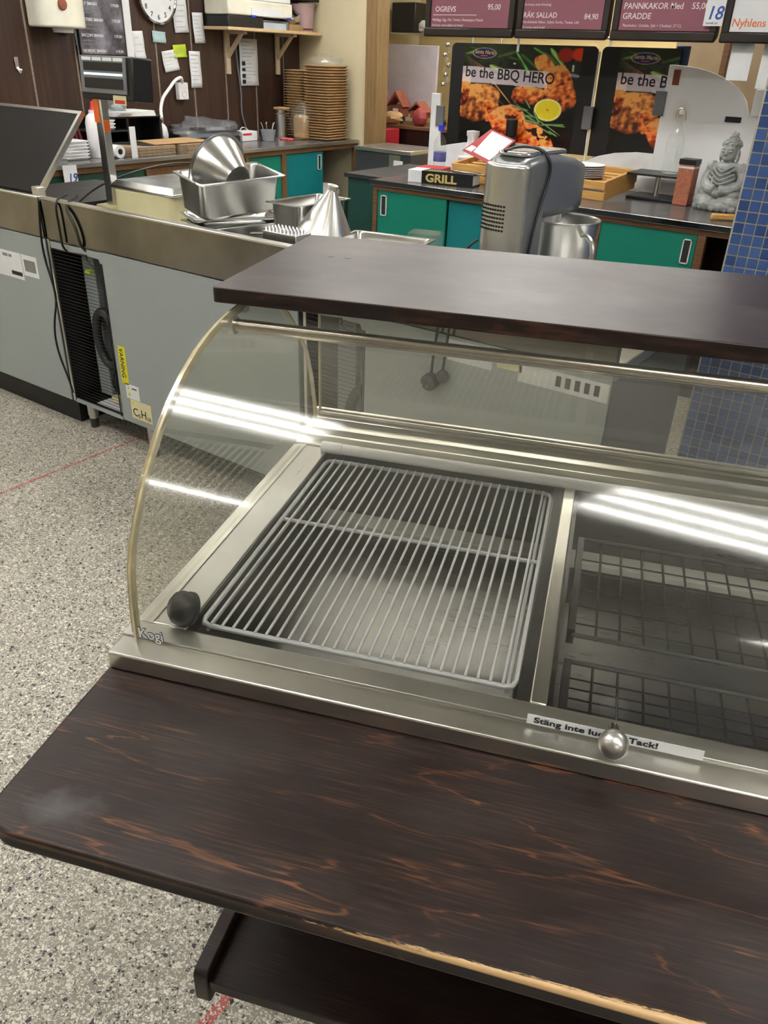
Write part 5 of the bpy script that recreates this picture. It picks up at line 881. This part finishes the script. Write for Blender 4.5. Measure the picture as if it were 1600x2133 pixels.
# ================================================================== kitchen seen through the opening
gp = tag(MB().box(-5.05, -4.42, 7.0, 7.03, 1.09, 1.655).build('partition_panel', m['grey panel'], bevel=.003), 'plain grey partition panel seen through the kitchen opening', 'panel')
kt = thing('kitchen_shelf', 'brown kitchen sideboard behind the opening with festive decorations', 'sideboard', (-4.5, 6.95, 0)); MB().box(-5.2, -3.7, 6.72, 7.25, .0, .98).build('body', m['menu frame'], kt, bevel=.004); MB().box(-5.2, -3.68, 6.70, 7.27, .98, 1.01).build('top', m['cabinet wood'], kt, bevel=.004)
for k, (x, h, lab) in enumerate(((-4.74, .17, 'taller brown gingerbread house on the sideboard'), (-4.50, .11, 'lower brown gingerbread house right of the taller one'))):
    gh = thing('gingerbread_house', lab + ' before the grey panel', 'decoration', (x, 6.9, 1.01)); zb = 1.0105; w = .075
    st_ = MB().ball((x, 6.88, zb + .04), (.07, .07, .04)).build('mound', m['dull red' if k else 'dark grey'], gh); MB().box(x - w, x + w, 6.83, 6.94, zb + .06, zb + .06 + h * .55).build('walls', m['clay brown'], gh, bevel=.003)
    MB().prism([(x - w * 1.25, zb + .05 + h * .55), (x, zb + .06 + h * 1.25), (x + w * 1.25, zb + .05 + h * .55), (x, zb + .06 + h * 1.05)], 'y', 6.81, 6.96).build('roof', m['clay brown'], gh); MB().box(x - .03, x + .03, 6.826, 6.831, zb + .07, zb + .06 + h * .4).build('window', m['paper'], gh)
tag(blob(21, (-4.93, 6.85, 1.20), (.08, .07, .18), amp=.4, flat=1.0105).build('pink_plush', M('pink cloth', 'A86A72', .9)), 'dusky pink plush ornament at the left edge of the sideboard', 'decoration')
tag(blob(22, (-4.72, 6.757, 1.06), (.11, .06, .055), amp=.3, flat=1.0105).build('wooden_loaf', m['kraft light']), 'round tan wooden ornament in front of the gingerbread houses', 'decoration')
tag(blob(23, (-4.42, 6.762, 1.08), (.07, .06, .075), amp=.25, flat=1.0105).build('red_pouch', m['dull red']), 'rounded red cloth ornament right of the tan wooden one', 'decoration')
tag(blob(24, (-4.86, 6.76, 1.04), (.05, .04, .03), amp=.3, flat=1.0105).build('red_bow', m['red']), 'small dark red bow at the front of the sideboard', 'decoration')
tag(MB().ball((-4.2, 6.8, 1.05), .04, 12, 8).build('black_ball', m['black plastic']), 'small black round ornament at the right end of the sideboard', 'decoration')
tag(MB().box(-4.86, -4.57, 6.44, 6.66, .80, .985).build('red_carton', m['red'], bevel=.003), 'red carton standing low by the door post of the kitchen opening', 'box')
tag(MB().box(-4.88, -4.55, 6.42, 6.68, 0, .80).build('low_stool', m['menu frame'], bevel=.01), 'dark stand carrying the red carton behind the opening', 'stand')
ov = thing('convection_oven', 'dark grey oven with a white ticket on it behind the opening', 'oven', (-4.25, 5.95, .5)); MB().box(-4.42, -3.85, 5.80, 6.25, .0, .87).build('body', m['fridge side'], ov, bevel=.006); MB().box(-4.42, -3.85, 5.78, 6.25, .87, .90).build('top', m['steel'], ov, bevel=.004); MB().box(-4.07, -3.96, 5.796, 5.80, .63, .86).build('trim', m['steel'], ov); MB().box(-4.02, -3.93, 5.792, 5.7955, .70, .82).build('ticket', m['paper'], ov)
wsf = thing('wire_shelf', 'steel wire shelf high in the kitchen behind the opening', 'shelf', (-4.7, 7.6, 0))
for x, y in ((-5.35, 7.5), (-4.35, 7.5), (-4.05, 7.5), (-3.0, 7.5)): MB().cyl((x, y, 0), (x, y, 2.3), .012, n=8).build('post', m['steel'], wsf)
for z in (1.76, 2.1):
    b = MB()
    for k in range(9): b.cyl((-5.35, 7.5 + .05 * k, z), (-3.0, 7.5 + .05 * k, z), .005, n=5)
    b.build('wires', m['steel'], wsf, kind='stuff')
tag(MB().box(-5.33, -5.05, 7.55, 7.8, 1.766, 2.02).build('storage_box', m['black plastic'], bevel=.01), 'black box on the high wire shelf beside the door post', 'box'); tag(blob(31, (-4.93, 7.6, 1.82), (.09, .08, .055), amp=.3, flat=1.766).build('wrapped_item', m['paper']), 'pale wrapped bundle on the high wire shelf', 'bundle'); tag(MB().box(-4.72, -4.35, 7.52, 7.62, 1.95, 1.98).build('yellow_level', m['yellow label'], bevel=.003), 'yellow bar on the kitchen wire shelf left of the menu boards', 'bar')
wd2 = thing('wooden_cupboard', 'tall tan cupboard behind the white sign with red lettering', 'cupboard', (-1.2, 6.2, 0)); MB().box(-1.95, -.9, 6.0, 6.4, 0, 2.4).build('body', M('tan board', '9C8566', .6), wd2, bevel=.004)
for x in (-1.62, -1.30): MB().box(x - .02, x + .02, 5.985, 6.0, 0, 2.4).build('stile', m['cabinet wood'], wd2, bevel=.003)
